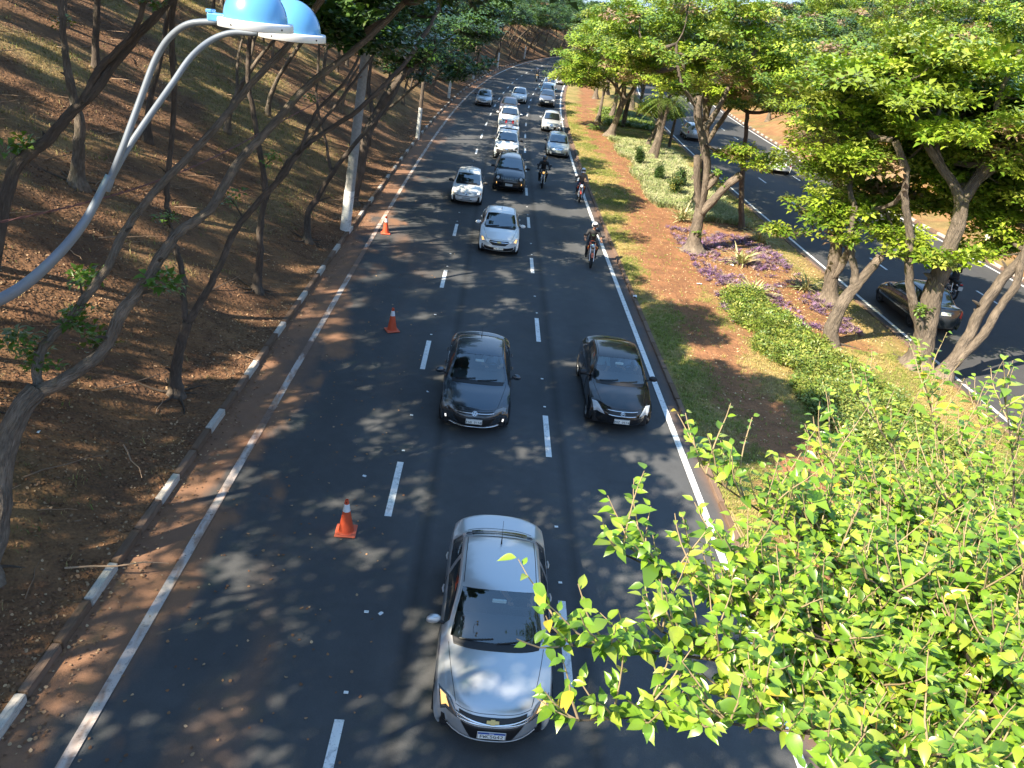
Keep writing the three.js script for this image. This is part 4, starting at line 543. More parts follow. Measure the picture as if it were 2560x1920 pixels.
const silver = paint(0.55, 0.56, 0.57, 0.55, 0.3), white = paint(0.8, 0.8, 0.79, 0, 0.35), graphite = paint(0.06, 0.075, 0.092, 0.7, 0.25), blackP = paint(0.006, 0.006, 0.008, 0, 0.25), blueGrey = paint(0.1, 0.12, 0.16, 0.4), silverBlue = paint(0.42, 0.47, 0.5, 0.5), sky1 = paint(0.16, 0.36, 0.5, 0.2), plum = paint(0.1, 0.085, 0.1, 0.4);
const hex = (u0, u1, w0, w1) => [[u0, -w0], [u0, w0], [u1, w1], [u1, -w1]];
carAt(0.35, 7.43, 4.32, { near: 2, kind: 'sedan', W: 1.75, H: 1.47, body: silver, label: 'silver saloon nearest the viewpoint in the middle lane, headlights lit amber', plateText: 'FWC5G42', band: true, emblem: bowtie, emblemU: 2.62, antenna: 9.7, antH: 0.32,
  face: { plateU: 1.55, lamp: [[2.2, 0.74], [1.95, 1.55], [3.95, 1.8], [3.25, 0.9]], bulbK: 0.62, lampMat: C.lensSmoke, bulb: C.lampOn, bulbR: 0.06, parts: [['lower_grille', hex(0.95, 2.12, 0.46, 0.68), C.black, 0.008], ['upper_grille', hex(2.5, 2.95, 0.7, 0.72), C.black, 0.008], ['front_lip', hex(0.15, 0.6, 0.95, 1.0), silver, 0.02]], pairs: [['side_intake', [[0.9, 1.12], [0.9, 1.45], [1.6, 1.55], [1.5, 1.2]], C.black, 0.006]], bars: [['grille_bar', 2.35, 2.62, -0.78, 0.78, C.chrome, 0.017], ['grille_bar', 2.35, 2.32, -0.74, 0.74, C.chrome, 0.014]] } });
carAt(-0.79, 16.16, 4.2, { near: 2, kind: 'sedan', W: 1.75, H: 1.47, body: graphite, label: 'dark grey saloon in the middle lane with round front badge and lit fog lamps', plateText: 'FSG 0158', emblem: roundVW, emblemU: 2.58, antenna: 9.9, antH: 0.2, rim: C.rimDark,
  face: { plateU: 1.5, lamp: [[2.55, 0.66], [2.3, 1.62], [3.1, 1.7], [3.1, 0.75]], lampMat: C.lensSmoke, parts: [['lower_grille', hex(0.7, 1.9, 0.5, 0.8), C.black, 0.008], ['upper_grille', hex(2.4, 2.9, 0.66, 0.66), C.black, 0.008]], pairs: [['fog_lamp_recess', [[0.8, 0.95], [0.8, 1.55], [1.6, 1.6], [1.5, 1.05]], C.black, 0.009], ['fog_lamp', [[1.0, 1.3], [1.0, 1.52], [1.4, 1.52], [1.4, 1.3]], C.lampWhite, 0.02]], bars: [['grille_bar', 2.62, 2.55, -0.7, 0.7, C.chrome, 0.012], ['bumper_strip', 0.5, 0.35, -1.0, 1.0, C.chrome, 0.012]] } });
carAt(2.87, 17.21, 4.1, { near: 2, kind: 'sedan', W: 1.68, H: 1.45, body: blackP, label: 'glossy black saloon in the right lane beside the median line, two people inside', plateText: 'EKZ 0574', emblem: roundPlain, emblemU: 2.42, mirror: C.trim, rim: C.rim,
  face: { plateU: 1.35, lamp: [[1.95, 0.72], [1.8, 1.5], [3.7, 1.75], [3.4, 0.98]], parts: [['grille', hex(2.1, 2.75, 0.56, 0.6), C.black, 0.012]], bars: [['grille_frame', 2.78, 2.78, -0.6, 0.6, C.chrome, 0.012], ['grille_frame', 2.08, 2.08, -0.56, 0.56, C.chrome, 0.012]] } });
carAt(-1.29, 31.09, 4.2, { near: 1, kind: 'sedan', W: 1.72, H: 1.48, body: white, label: 'white saloon with amber headlamps and split grille in the middle lane', plateText: 'OPW 8187', emblem: bowtie, emblemU: 2.45, antenna: 8.6, antH: 0.25,
  face: { plateU: 1.2, lamp: [[2.0, 0.72], [1.9, 1.5], [3.9, 1.8], [3.4, 0.98]], bulbK: 0.6, bulb: C.lampOn, bulbR: 0.07, parts: [['lower_grille', hex(0.5, 1.25, 0.95, 1.05), C.black, 0.009], ['middle_grille', hex(1.75, 2.3, 0.42, 0.62), C.black, 0.01], ['upper_grille', hex(2.5, 2.85, 0.62, 0.6), C.black, 0.01]], bars: [['grille_bar', 2.45, 2.4, -0.64, 0.64, C.chrome, 0.02]] } });
carAt(-3.54, 39.05, 3.75, { near: 1, kind: 'hatch', W: 1.62, H: 1.44, body: white, label: 'old white hatchback in the left lane with black mirrors and a dark plate', plateMat: C.plateOld, emblem: roundPlain, emblemU: 2.6, mirror: C.trim, handle: C.trim, antenna: 8.15, antH: 0.35, rim: C.rimDark,
  face: { plateU: 1.3, lamp: [[2.4, 0.62], [2.3, 1.35], [3.3, 1.55], [3.3, 0.72]], bulb: C.lampWhite, bulbR: 0.06, pairs: [['vent', [[2.75, 0.16], [2.75, 0.4], [2.95, 0.4], [2.95, 0.16]], C.black, 0.006], ['turn_signal', [[2.35, 1.4], [2.3, 1.7], [3.2, 1.75], [3.2, 1.5]], C.amber, 0.012]], parts: [['intake', hex(0.8, 1.0, 0.5, 0.5), C.black, 0.008]], bars: [['bumper_strip', 1.95, 1.85, -1.6, 1.6, C.trim, 0.014]] } });
{ // the boxy black off-roader: seven upright slots between round lamps
  const g = carAt(-1.62, 43.28, 4.2, { near: 1, kind: 'suv', W: 1.8, H: 1.68, body: blackP, label: 'boxy black off-roader with seven-slot grille and round lamps, fog lamps lit, behind the white car', plateMat: C.plate, rails: C.trim, rim: C.rimDark, mirror: C.trim, bowK: 0.4,
    face: { plateU: 1.35, lamp: null, rounds: [[2.85, 0.93, 0.1, C.lens]], parts: [['grille', hex(2.35, 3.3, 0.78, 0.78), C.black, 0.008], ['lower_grille', hex(0.5, 1.0, 0.8, 0.85), C.trim, 0.009]], pairs: [['fog_lamp', [[1.35, 1.1], [1.35, 1.32], [1.75, 1.32], [1.75, 1.1]], C.lampOn, 0.02]] } });
  const sh = shell(profile('suv', 4.2, 1.8, 1.68, 0.4), 4.2);
  for (let i = -3; i <= 3; i++) for (const [a, b] of [[i * 0.2 - 0.075, i * 0.2 - 0.05], [i * 0.2 + 0.05, i * 0.2 + 0.075]]) mesh('grille_slot_frame', panel(sh, [[2.45, a], [2.45, b], [3.25, b], [3.25, a]], 0.02, 4, 2), C.chrome, g);
}
{ // white small van with a ladder and red flags on the roof
  const g = carAt(-2.4, 52.86, 4.3, { near: 1, kind: 'van', W: 1.7, H: 1.74, body: white, name: 'van', cat: 'van', label: 'small white panel van with black bumper carrying a ladder on its roof', mirror: C.trim, rim: C.rimDark, antenna: 8.3, antH: 0.2,
    face: { plateU: 1.2, lamp: [[2.6, 0.8], [2.5, 1.5], [4.1, 1.7], [3.7, 0.95]], lampMat: C.lensSmoke, parts: [['front_bumper', hex(0.3, 2.3, 1.4, 1.35), C.trim, 0.012], ['grille', hex(2.4, 2.85, 0.7, 0.7), C.black, 0.012], ['grille_badge', hex(2.45, 2.8, 0.12, 0.12), C.chrome, 0.02]], pairs: [['fog_lamp', [[1.0, 1.1], [1.0, 1.35], [1.4, 1.35], [1.4, 1.1]], C.lens, 0.02]] } });
  const ld = thing('ladder', 'aluminium ladder lying on the roof of the white panel van', 'ladder'); ld.position.copy(g.position); ld.rotation.copy(g.rotation);
  for (const x of [-0.2, 0.2]) mesh('rail', RBOX(0.03, 0.06, 2.6, 0.01, x, 1.9, -0.9), C.rim, ld); for (let i = 0; i < 8; i++) mesh('rung', RBOX(0.4, 0.025, 0.03, 0.008, 0, 1.9, -2.05 + i * 0.33), C.rim, ld);
  for (const z of [0.1, -1.7]) mesh('roof_bar', RBOX(1.2, 0.08, 0.04, 0.01, 0, 1.83, z), C.trim, ld);
  for (const x of [-0.24, 0.24]) mesh('red_flag', RBOX(0.14, 0.24, 0.03, 0.01, x, 1.98, -2.2), C.red, ld);
}
carAt(-3.14, 67.07, 4.3, { near: 1, kind: 'suv', W: 1.8, H: 1.66, body: white, rails: C.trim, label: 'white sport utility car with lit headlamps behind the panel van', face: { lamp: [[2.5, 0.75], [2.4, 1.5], [3.4, 1.6], [3.3, 0.85]], bulb: C.lampOn, bulbR: 0.09, parts: [['grille', hex(2.3, 2.95, 0.7, 0.72), C.black, 0.01], ['lower_grille', hex(0.6, 1.3, 0.7, 0.8), C.black, 0.01]], bars: [['grille_bar', 2.6, 2.6, -0.7, 0.7, C.chrome, 0.02]] } });
carAt(-3.74, 76.0, 4.3, { kind: 'sedan', body: plum, label: 'dark plum saloon partly hidden behind the white sport utility car', face: { bulb: C.lampWhite, bulbR: 0.07, parts: [['grille', hex(2.2, 2.8, 0.6, 0.6), C.black, 0.01]], bars: [['grille_bar', 2.5, 2.5, -0.6, 0.6, C.chrome, 0.02]] } });
carAt(-3.3, 87.2, 4.0, { kind: 'hatch', body: white, label: 'white hatchback straddling the lane line, farthest of the middle lane cars', face: { parts: [['grille', hex(0.8, 1.9, 0.7, 0.8), C.black, 0.01]] } });
carAt(-6.5, 80.64, 3.9, { kind: 'hatch', W: 1.66, H: 1.45, body: silver, label: 'silver hatchback alone in the left lane near the far bend', mirror: C.trim, plateMat: C.plate, face: { parts: [['grille', hex(2.3, 2.75, 0.5, 0.5), C.black, 0.01], ['lower_grille', hex(0.6, 1.5, 0.9, 0.95), C.trim, 0.01]], pairs: [['turn_signal', [[2.4, 1.5], [2.3, 1.8], [3.2, 1.8], [3.2, 1.55]], C.amber, 0.012]] } });
carAt(1.11, 56.66, 3.9, { near: 1, kind: 'hatch', W: 1.68, H: 1.45, body: silverBlue, emblem: oval, emblemU: 2.7, label: 'bluish silver compact car in the right lane ahead of the silver-white hatchback', mirror: C.trim, face: { lamp: [[2.4, 0.62], [2.2, 1.4], [3.6, 1.7], [3.5, 0.8]], parts: [['grille', hex(2.3, 2.8, 0.5, 0.55), C.chrome, 0.01], ['lower_grille', hex(0.6, 1.1, 0.7, 0.75), C.black, 0.01]] } });
carAt(0.47, 68.77, 3.95, { near: 1, kind: 'hatch', W: 1.73, H: 1.52, body: paint(0.6, 0.62, 0.63, 0.4), emblem: chevrons, emblemU: 2.6, label: 'silver-white hatchback with oval black lower grille in the right lane, daytime lamps lit', face: { plateU: 1.2, parts: [['oval_grille', hex(0.6, 1.8, 0.6, 0.66), C.black, 0.012]], pairs: [['day_lamp', [[1.5, 1.1], [1.5, 1.55], [1.75, 1.55], [1.75, 1.1]], C.lampWhite, 0.02]], bars: [['chevron_bar', 2.35, 2.6, -0.7, 0.7, C.chrome, 0.015]] } });
carAt(-0.25, 87.14, 4.25, { kind: 'suv', W: 1.78, H: 1.62, body: blueGrey, label: 'dark grey sport utility car in the right lane under the overhanging crown', rails: C.trim, face: { bulb: C.lampWhite, bulbR: 0.07, parts: [['bumper', hex(0.3, 1.6, 1.3, 1.3), C.trim, 0.012], ['grille', hex(2.2, 2.8, 0.6, 0.6), C.black, 0.012]] } });
carAt(-0.36, 96.3, 4.1, { kind: 'hatch', body: sky1, label: 'light blue car in the right lane queue behind the dark grey sport utility car' });
carAt(-0.3, 104.4, 4.3, { kind: 'suv', W: 1.76, H: 1.6, body: paint(0.5, 0.58, 0.62, 0.3), label: 'pale car behind the light blue one, half covered by leaves' });
carAt(0.9, 116.7, 4.2, { kind: 'sedan', body: paint(0.5, 0.5, 0.55, 0.3), label: 'last car of the right lane queue, peeping out from the foliage', face: { bulb: C.lampWhite, bulbR: 0.08 } });
// opposite carriageway, driving away
const awayAt = (d, off, L, o) => { const [x, z] = at(d, off); return car({ x, d: -z, turn: turnAt(d) + Math.PI, L, ...o }); };
awayAt(29.2, 22.45, 4.4, { near: 1, kind: 'sedan', W: 1.74, H: 1.5, body: graphite, label: 'dark saloon seen from behind on the opposite carriageway, beyond the big pale trunk', rearPlate: true, plateText: 'GGT 3747', rim: C.rimDark });
awayAt(63.4, 26.9, 3.9, { near: 1, kind: 'hatch', W: 1.72, H: 1.5, body: white, label: 'white hatchback with red tail lamps driving away on the opposite carriageway', rearPlate: true });
awayAt(77, 22.6, 4.1, { kind: 'hatch', body: silver, label: 'silver car on the opposite carriageway mostly hidden by trunks', rearPlate: true });
// ---------------------------------------------------------------- traffic cones
const coneOrange = mat(0.62, 0.085, 0.03, 0.6), coneBase = mat(0.6, 0.12, 0.06, 0.7), coneBand = mat(0.8, 0.8, 0.8, 0.45);
[[-2.81, -11.95, 0.1, 'orange traffic cone nearest the viewpoint, beside the silver saloon'], [-3.91, -21.98, 0.5, 'orange traffic cone in a sunny patch left of the dark grey saloon'], [-6.26, -32.38, 0.2, 'farthest orange traffic cone, on the left edge line by the concrete pole']].forEach(([x, z, a, label]) => {
  const c = thing('traffic_cone', label, 'traffic cone', 'orange cones along the left lane'); c.position.set(x, 0.018, z); c.rotation.y = a;
  mesh('foot', RBOX(0.4, 0.035, 0.4, 0.016, 0, 0.018, 0), coneBase, c);
  const L = (p, m, n) => mesh(n, new THREE.LatheGeometry(p.map(([r, y]) => new THREE.Vector2(r, y)), 28), m, c);
  L([[0.165, 0.03], [0.15, 0.05], [0.142, 0.06], [0.07, 0.5], [0.071, 0.5]], coneOrange, 'cone_body'); L([[0.0705, 0.5], [0.0725, 0.5], [0.0465, 0.66], [0.0445, 0.66]], coneBand, 'white_band');
  L([[0.0465, 0.66], [0.034, 0.745], [0.03, 0.75], [0.022, 0.745], [0.022, 0.68]], coneOrange, 'tip');
  const h = new THREE.CircleGeometry(0.014, 10); h.translate(0, 0.705, 0.043); mesh('tip_hole', h, C.black, c);
});
// ---------------------------------------------------------------- street lamp with twin blue domes, near left
{
  const shadedGalv = mat(0.2, 0.23, 0.27, 0.55, { metalness: 0.2, map: concreteTex }), blue = mat(0.1, 0.33, 0.62, 0.28, { clearcoat: 0.8, clearcoatRoughness: 0.1 }), rimM = mat(0.72, 0.74, 0.76, 0.4, { metalness: 0.2 });  // pole and arm metal: tree shade is mixed into this darkened blue-grey
  const base = V(-6.9, groundY(-6.9, -2.6), -2.6), g = thing('street_lamp', 'galvanised street lamp with two blue domed heads at upper left', 'street lamp'); g.position.copy(base);
  const T = (pts, r, n) => { const p = smooth(P3(pts).map((v) => v.sub(base)), 5); return mesh(n, tube(p, p.map((_, i) => lerp(r[0], r[1], i / (p.length - 1))), 14), shadedGalv, g); };
  T([[-6.9, base.y - 0.2, -2.6], [-6.75, 3, -2.7], [-6.3, 5.2, -2.95], [-5.4, 6.5, -3.35], [-4.3, 7.1, -3.75], [-3.21, 7.5, -4.12], [-3.0, 7.62, -4.2], [-2.8, 7.82, -4.3], [-2.66, 8.03, -4.42], [-2.55, 8.29, -4.54]], [0.06, 0.021], 'pole');
  T([[-2.56, 8.24, -4.54], [-2.47, 8.45, -4.57], [-2.37, 8.75, -4.66], [-2.29, 8.97, -4.72], [-2.2, 9.09, -4.72], [-2.08, 9.17, -4.7], [-1.9, 9.205, -4.7]], [0.0195, 0.0175], 'arm');
  T([[-2.56, 8.24, -4.54], [-2.47, 8.43, -4.61], [-2.3, 8.8, -4.9], [-2.22, 8.97, -5.04], [-2.13, 9.07, -5.14], [-2.02, 9.12, -5.17], [-1.86, 9.135, -5.18]], [0.0195, 0.0175], 'arm');
  mesh('collar', tube([V(-2.575, 8.2, -4.53), V(-2.55, 8.27, -4.545)].map((v) => v.sub(base)), [0.026, 0.026], 12), shadedGalv, g);
  for (const [x, y, z, dx] of [[-1.7, 9.21, -4.71, 0.17], [-1.66, 9.145, -5.24, 0.2]]) {
    const h = new THREE.Group(); h.name = 'lamp_head'; h.position.set(x - base.x, y - base.y, z - base.z); g.add(h);
    const dome = []; for (let i = 0; i <= 14; i++) { const a = i / 14 * Math.PI / 2; dome.push(new THREE.Vector2(0.175 * Math.cos(a) + 0.0001, 0.02 + 0.19 * Math.sin(a))); }
    mesh('dome', new THREE.LatheGeometry(dome, 40), blue, h);
    mesh('rim', new THREE.LatheGeometry([[0.17, 0.024], [0.203, 0.022], [0.206, 0.012], [0.206, -0.022], [0.19, -0.024], [0.185, -0.018]].map(([a, b]) => new THREE.Vector2(a, b)), 40), rimM, h);
    mesh('bracket', join([RBOX(0.1, 0.05, 0.06, 0.012, -0.22, 0.012, 0), RBOX(0.035, 0.02, 0.066, 0.006, -0.255, 0.042, 0)]), blue, h);
    mesh('glass_bowl', new THREE.SphereGeometry(0.17, 28, 8, 0, 6.2832, Math.PI / 2, Math.PI / 2).scale(1, 0.12, 1).translate(0, -0.015, 0), mat(0.75, 0.77, 0.78, 0.25), h);
    for (const a of [0.5, 1.9, 2.7]) { const s = new THREE.SphereGeometry(0.005, 6, 4); s.translate(Math.cos(a) * 0.207, -0.004, Math.sin(a) * 0.207); mesh('screw', s, C.black, h); }
  }
}
// ---------------------------------------------------------------- poles with limewashed feet along the kerb
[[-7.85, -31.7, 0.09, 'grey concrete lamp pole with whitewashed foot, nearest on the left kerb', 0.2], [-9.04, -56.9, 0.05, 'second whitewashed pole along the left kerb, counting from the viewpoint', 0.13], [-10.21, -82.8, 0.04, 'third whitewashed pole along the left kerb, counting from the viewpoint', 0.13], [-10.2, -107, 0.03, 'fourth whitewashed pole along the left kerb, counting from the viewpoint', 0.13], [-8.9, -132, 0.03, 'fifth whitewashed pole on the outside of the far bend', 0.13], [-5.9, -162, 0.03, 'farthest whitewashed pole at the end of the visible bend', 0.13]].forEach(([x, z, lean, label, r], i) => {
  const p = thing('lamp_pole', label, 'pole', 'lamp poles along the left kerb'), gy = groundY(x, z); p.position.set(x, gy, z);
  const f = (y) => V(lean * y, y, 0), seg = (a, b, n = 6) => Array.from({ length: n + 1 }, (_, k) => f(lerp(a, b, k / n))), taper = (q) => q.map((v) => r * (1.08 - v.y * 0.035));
  let q = seg(-0.3, 9.2, 10); mesh('shaft', tube(q, taper(q), 16), i ? M.shadedPost ??= new THREE.MeshStandardMaterial({ color: lin(0.16, 0.125, 0.1), map: rep(barkTex, 2, 1), roughness: 0.95 }) : M.concrete, p); q = seg(-0.1, i ? 2.2 : 1.7, 4); mesh('limewash', tube(q, taper(q).map((v) => v + 0.006), 16, { caps: false }), M.limewash, p);  // shafts beyond the first: darker brown, shade on the pole painted into the colour
  const top = f(8.6), arm = smooth([top, top.clone().add(V(0.7, 0.5, 0)), top.clone().add(V(1.9, 0.6, 0))], 4); mesh('arm', tube(arm, arm.map(() => 0.035), 8), C.rim, p);
  const hd = RBOX(0.55, 0.14, 0.26, 0.06); hd.translate(top.x + 2.1, top.y + 0.6, 0); mesh('lamp_head', hd, mat(0.6, 0.68, 0.66, 0.4), p);
});
[[22.9 + 11, 44, 'white pole on the far bank behind the opposite carriageway'], [22.9 + 10.3, 74, 'distant white pole on the far bank beside the white hatchback']].forEach(([off, d, label]) => { const [x, z] = at(d, off), p = thing('lamp_pole', label, 'pole', 'white poles on the far bank'); p.position.set(x, groundY(x, z), z); const q = [V(0, -0.3, 0), V(0, 2.2, 0), V(0.05, 8, 0)]; mesh('shaft', tube(q, [0.13, 0.12, 0.09], 12), M.concrete, p); mesh('limewash', tube([V(0, -0.1, 0), V(0, 2.2, 0)], [0.138, 0.127], 12, { caps: false }), M.limewash, p); });
{ // twisted cable slung across the bank
  const a = V(-7.6, 6.0, -5.2), b = V(-7.3, 6.3, -31.6), pts = [[], []]; const ctl = [[-9.6, 5.35, -9], [-7.62, 5.62, -12.6], [-7.15, 5.7, -15.5], [-7.1, 5.95, -22], [-7.3, 6.3, -31.6]];
  const c = new THREE.CatmullRomCurve3(P3(ctl)), n = 220; for (let i = 0; i <= n; i++) { const p = c.getPoint(i / n); for (const k of [0, 1]) { const t = i * 0.9 + k * Math.PI; pts[k].push(p.clone().add(V(Math.cos(t) * 0.011, Math.sin(t) * 0.011, 0))); } }
  const w = thing('cable', 'thin twisted reddish cable slung between the left bank trees', 'cable'); pts.forEach((p) => mesh('strand', tube(p, p.map(() => 0.0095), 5), mat(0.16, 0.07, 0.06, 0.6), w));
}
// ---------------------------------------------------------------- people: one skin meshed from tapered bones (surface nets)
function body(bones, cell, k) {   // bones: [ax,ay,az,ra,bx,by,bz,rb,colour]
  const lo = [1e9, 1e9, 1e9], hi = [-1e9, -1e9, -1e9];
  for (const b of bones) for (const s of [0, 4]) for (let c = 0; c < 3; c++) { lo[c] = Math.min(lo[c], b[s + c] - b[s + 3] - cell * 2); hi[c] = Math.max(hi[c], b[s + c] + b[s + 3] + cell * 2); }
  const n = [0, 1, 2].map((c) => Math.ceil((hi[c] - lo[c]) / cell) + 1), F = new Float32Array(n[0] * n[1] * n[2]), B = new Uint8Array(F.length), ix = (x, y, z) => x + n[0] * (y + n[1] * z);
  for (let z = 0; z < n[2]; z++) for (let y = 0; y < n[1]; y++) for (let x = 0; x < n[0]; x++) {
    const px = lo[0] + x * cell, py = lo[1] + y * cell, pz = lo[2] + z * cell; let d = 9, best = 9, bi = 0;
    for (let i = 0; i < bones.length; i++) { const b = bones[i], ex = b[4] - b[0], ey = b[5] - b[1], ez = b[6] - b[2], l = ex * ex + ey * ey + ez * ez, t = l ? clamp(((px - b[0]) * ex + (py - b[1]) * ey + (pz - b[2]) * ez) / l) : 0, q = Math.hypot(px - b[0] - ex * t, (py - b[1] - ey * t), pz - b[2] - ez * t) - lerp(b[3], b[7], t); if (q < best) { best = q; bi = i; } const h = clamp(0.5 + 0.5 * (d - q) / k); d = lerp(d, q, h) - k * h * (1 - h); }
    F[ix(x, y, z)] = d; B[ix(x, y, z)] = bi;
  }
  const id = new Int32Array(F.length).fill(-1), pos = [], col = [], idx = [];
  for (let z = 0; z < n[2] - 1; z++) for (let y = 0; y < n[1] - 1; y++) for (let x = 0; x < n[0] - 1; x++) {
    let m = 0, s = [0, 0, 0], c = 0; const v = []; for (let q = 0; q < 8; q++) { const f = F[ix(x + (q & 1), y + (q >> 1 & 1), z + (q >> 2))]; v.push(f); if (f < 0) m |= 1 << q; }
    if (!m || m === 255) continue;
    for (let a = 0; a < 8; a++) for (const e of [1, 2, 4]) { const b = a | e; if (b === a || (m >> a & 1) === (m >> b & 1)) continue; const t = v[a] / (v[a] - v[b]); s[0] += (a & 1) + (e === 1 ? t : 0); s[1] += (a >> 1 & 1) + (e === 2 ? t : 0); s[2] += (a >> 2) + (e === 4 ? t : 0); c++; }
    id[ix(x, y, z)] = pos.length / 3; pos.push(lo[0] + (x + s[0] / c) * cell, lo[1] + (y + s[1] / c) * cell, lo[2] + (z + s[2] / c) * cell); const cc = bones[B[ix(x, y, z)]][8]; col.push(...cc);
  }
  for (let z = 1; z < n[2] - 1; z++) for (let y = 1; y < n[1] - 1; y++) for (let x = 1; x < n[0] - 1; x++) {
    const f = F[ix(x, y, z)] < 0; const quad = (a, b, c, d) => (f ? idx.push(a, b, c, a, c, d) : idx.push(a, c, b, a, d, c));
    if (f !== F[ix(x + 1, y, z)] < 0) quad(id[ix(x, y - 1, z - 1)], id[ix(x, y, z - 1)], id[ix(x, y, z)], id[ix(x, y - 1, z)]);
    if (f !== F[ix(x, y + 1, z)] < 0) quad(id[ix(x - 1, y, z - 1)], id[ix(x - 1, y, z)], id[ix(x, y, z)], id[ix(x, y, z - 1)]);
    if (f !== F[ix(x, y, z + 1)] < 0) quad(id[ix(x - 1, y - 1, z)], id[ix(x, y - 1, z)], id[ix(x, y, z)], id[ix(x - 1, y, z)]);
  }
  return geoOf(pos, idx, null, col);
}
const skinM = new THREE.MeshStandardMaterial({ vertexColors: true, roughness: 0.75 }), SK = [0.42, 0.23, 0.15], HAIR = [0.02, 0.015, 0.012];
function hands(list, R) {   // five unequal curled fingers closed on a bar that runs along x
  const out = []; for (const [x, y, z, s] of list) {
    [[0.03, 0.9], [0.01, 1], [-0.011, 0.95], [-0.031, 0.78]].forEach(([o, l]) => { const p = [V(x + o, y + 0.02, z - 0.005), V(x + o, y + 0.028, z + 0.026 * l), V(x + o, y + 0.004, z + 0.046 * l), V(x + o, y - 0.022, z + 0.03 * l)]; out.push(tube(p, [0.0105, 0.0098, 0.0092, 0.0075], 6)); });
    out.push(tube([V(x - s * 0.03, y + 0.005, z - 0.02), V(x - s * 0.044, y - 0.01, z + 0.004), V(x - s * 0.04, y - 0.02, z + 0.028)], [0.0115, 0.0105, 0.0085], 6));
  }
  for (const g of out) { const n = g.attributes.position.count; g.deleteAttribute('uv'); g.setAttribute('color', new THREE.Float32BufferAttribute(Array.from({ length: n }, () => R).flat(), 3)); }
  return out;
}
const face = (x, y, z, f = 1) => [[x, y, z, 0.088, x, y + 0.075, z - 0.012, 0.092, HAIR], [x, y - 0.02, z + 0.028, 0.07, x, y + 0.03, z + 0.035, 0.062, SK], [x, y - 0.07, z + 0.04, 0.04, x, y - 0.05, z + 0.05, 0.045, SK], [x, y + 0.01, z + 0.098, 0.013, x, y - 0.022, z + 0.112, 0.016, SK], [x - 0.083, y, z + 0.005, 0.016, x - 0.083, y - 0.03, z + 0.005, 0.014, SK], [x + 0.083, y, z + 0.005, 0.016, x + 0.083, y - 0.03, z + 0.005, 0.014, SK], [x - 0.034, y + 0.016, z + 0.088, 0.011, x - 0.028, y + 0.016, z + 0.088, 0.011, HAIR], [x + 0.034, y + 0.016, z + 0.088, 0.011, x + 0.028, y + 0.016, z + 0.088, 0.011, HAIR], [x - 0.02, y - 0.052, z + 0.09, 0.008, x + 0.02, y - 0.052, z + 0.09, 0.008, [0.25, 0.08, 0.07]]];
function rider(o) {
  const { top, legs, sleeve } = o, gl = o.glove ?? SK, b = [
    [0, 0.9, -0.3, 0.15, 0, 1.05, -0.27, 0.14, legs], [0, 1.08, -0.26, 0.14, 0, 1.32, -0.17, 0.155, top], [-0.1, 1.36, -0.16, 0.1, 0.1, 1.36, -0.16, 0.1, top], [0, 1.42, -0.13, 0.06, 0, 1.53, -0.08, 0.055, SK], ...face(0, 1.62, -0.04)];
  for (const s of [1, -1]) b.push([s * 0.19, 1.37, -0.15, 0.075, s * 0.33, 1.14, 0.0, 0.055, top], [s * 0.33, 1.14, 0.0, 0.052, s * 0.335, 1.075, 0.24, 0.036, sleeve], [s * 0.335, 1.075, 0.25, 0.036, s * 0.335, 1.065, 0.31, 0.038, gl], [s * 0.1, 0.9, -0.26, 0.11, s * 0.2, 0.76, 0.16, 0.08, legs], [s * 0.2, 0.76, 0.16, 0.078, s * 0.19, 0.4, -0.02, 0.055, legs], [s * 0.19, 0.37, -0.04, 0.05, s * 0.2, 0.335, 0.17, 0.04, [0.02, 0.02, 0.02]]);
  const root = thing('person', o.label, 'person', 'motorcycle riders'); const g = body(b, 0.02, 0.05);
  const parts = [g, ...hands([[0.335, 1.062, 0.325, 1], [-0.335, 1.062, 0.325, -1]], gl)]; mesh('body', mergeGeometries(parts.map((q) => { const r = q.toNonIndexed(); r.deleteAttribute('uv'); return r; })), skinM, root);
  const hel = new THREE.Group(); hel.name = 'helmet'; root.add(hel); hel.position.set(0, 1.645, -0.045);
  const sp = new THREE.SphereGeometry(0.148, 28, 18, 0, 6.2832, 0, Math.PI * 0.68); sp.scale(0.93, 1.0, 1.1); sp.rotateX(o.open ? -0.32 : -0.12); mesh('helmet_shell', sp, o.helmet, hel);
  const vis = new THREE.SphereGeometry(0.153, 20, 10, Math.PI * 0.5 - 0.95, 1.9, Math.PI * 0.34, Math.PI * 0.22); vis.scale(0.93, 1, 1.1); mesh('visor', vis, C.visor ??= mat(0.02, 0.02, 0.025, 0.1, { clearcoat: 1 }), hel);
  if (!o.open) mesh('chin_bar', new THREE.TorusGeometry(0.118, 0.032, 8, 18, Math.PI * 0.9).rotateZ(Math.PI * 0.05).rotateX(Math.PI / 2).translate(0, -0.095, 0.02), o.helmet, hel);
  if (o.print) { const c = document.createElement('canvas'); c.width = 128; c.height = 64; const t = c.getContext('2d'); t.fillStyle = '#0c0c0e'; t.fillRect(0, 0, 128, 64); t.fillStyle = '#5d8a62'; for (let i = 0; i < 9; i++) t.fillRect(10 + i * 12, 12 + (i * 7) % 5, 8, 14); t.fillStyle = '#9fb0a4'; for (let i = 0; i < 6; i++) t.fillRect(24 + i * 13, 38, 9, 10); const tx = new THREE.CanvasTexture(c); tx.colorSpace = THREE.SRGBColorSpace; const pg = new THREE.CylinderGeometry(0.158, 0.158, 0.11, 12, 1, true, -0.55, 1.1); pg.rotateX(0.35); pg.translate(0, 1.27, -0.168); mesh('shirt_print', pg, new THREE.MeshStandardMaterial({ map: tx, roughness: 0.9 }), root); }
  return root;
}
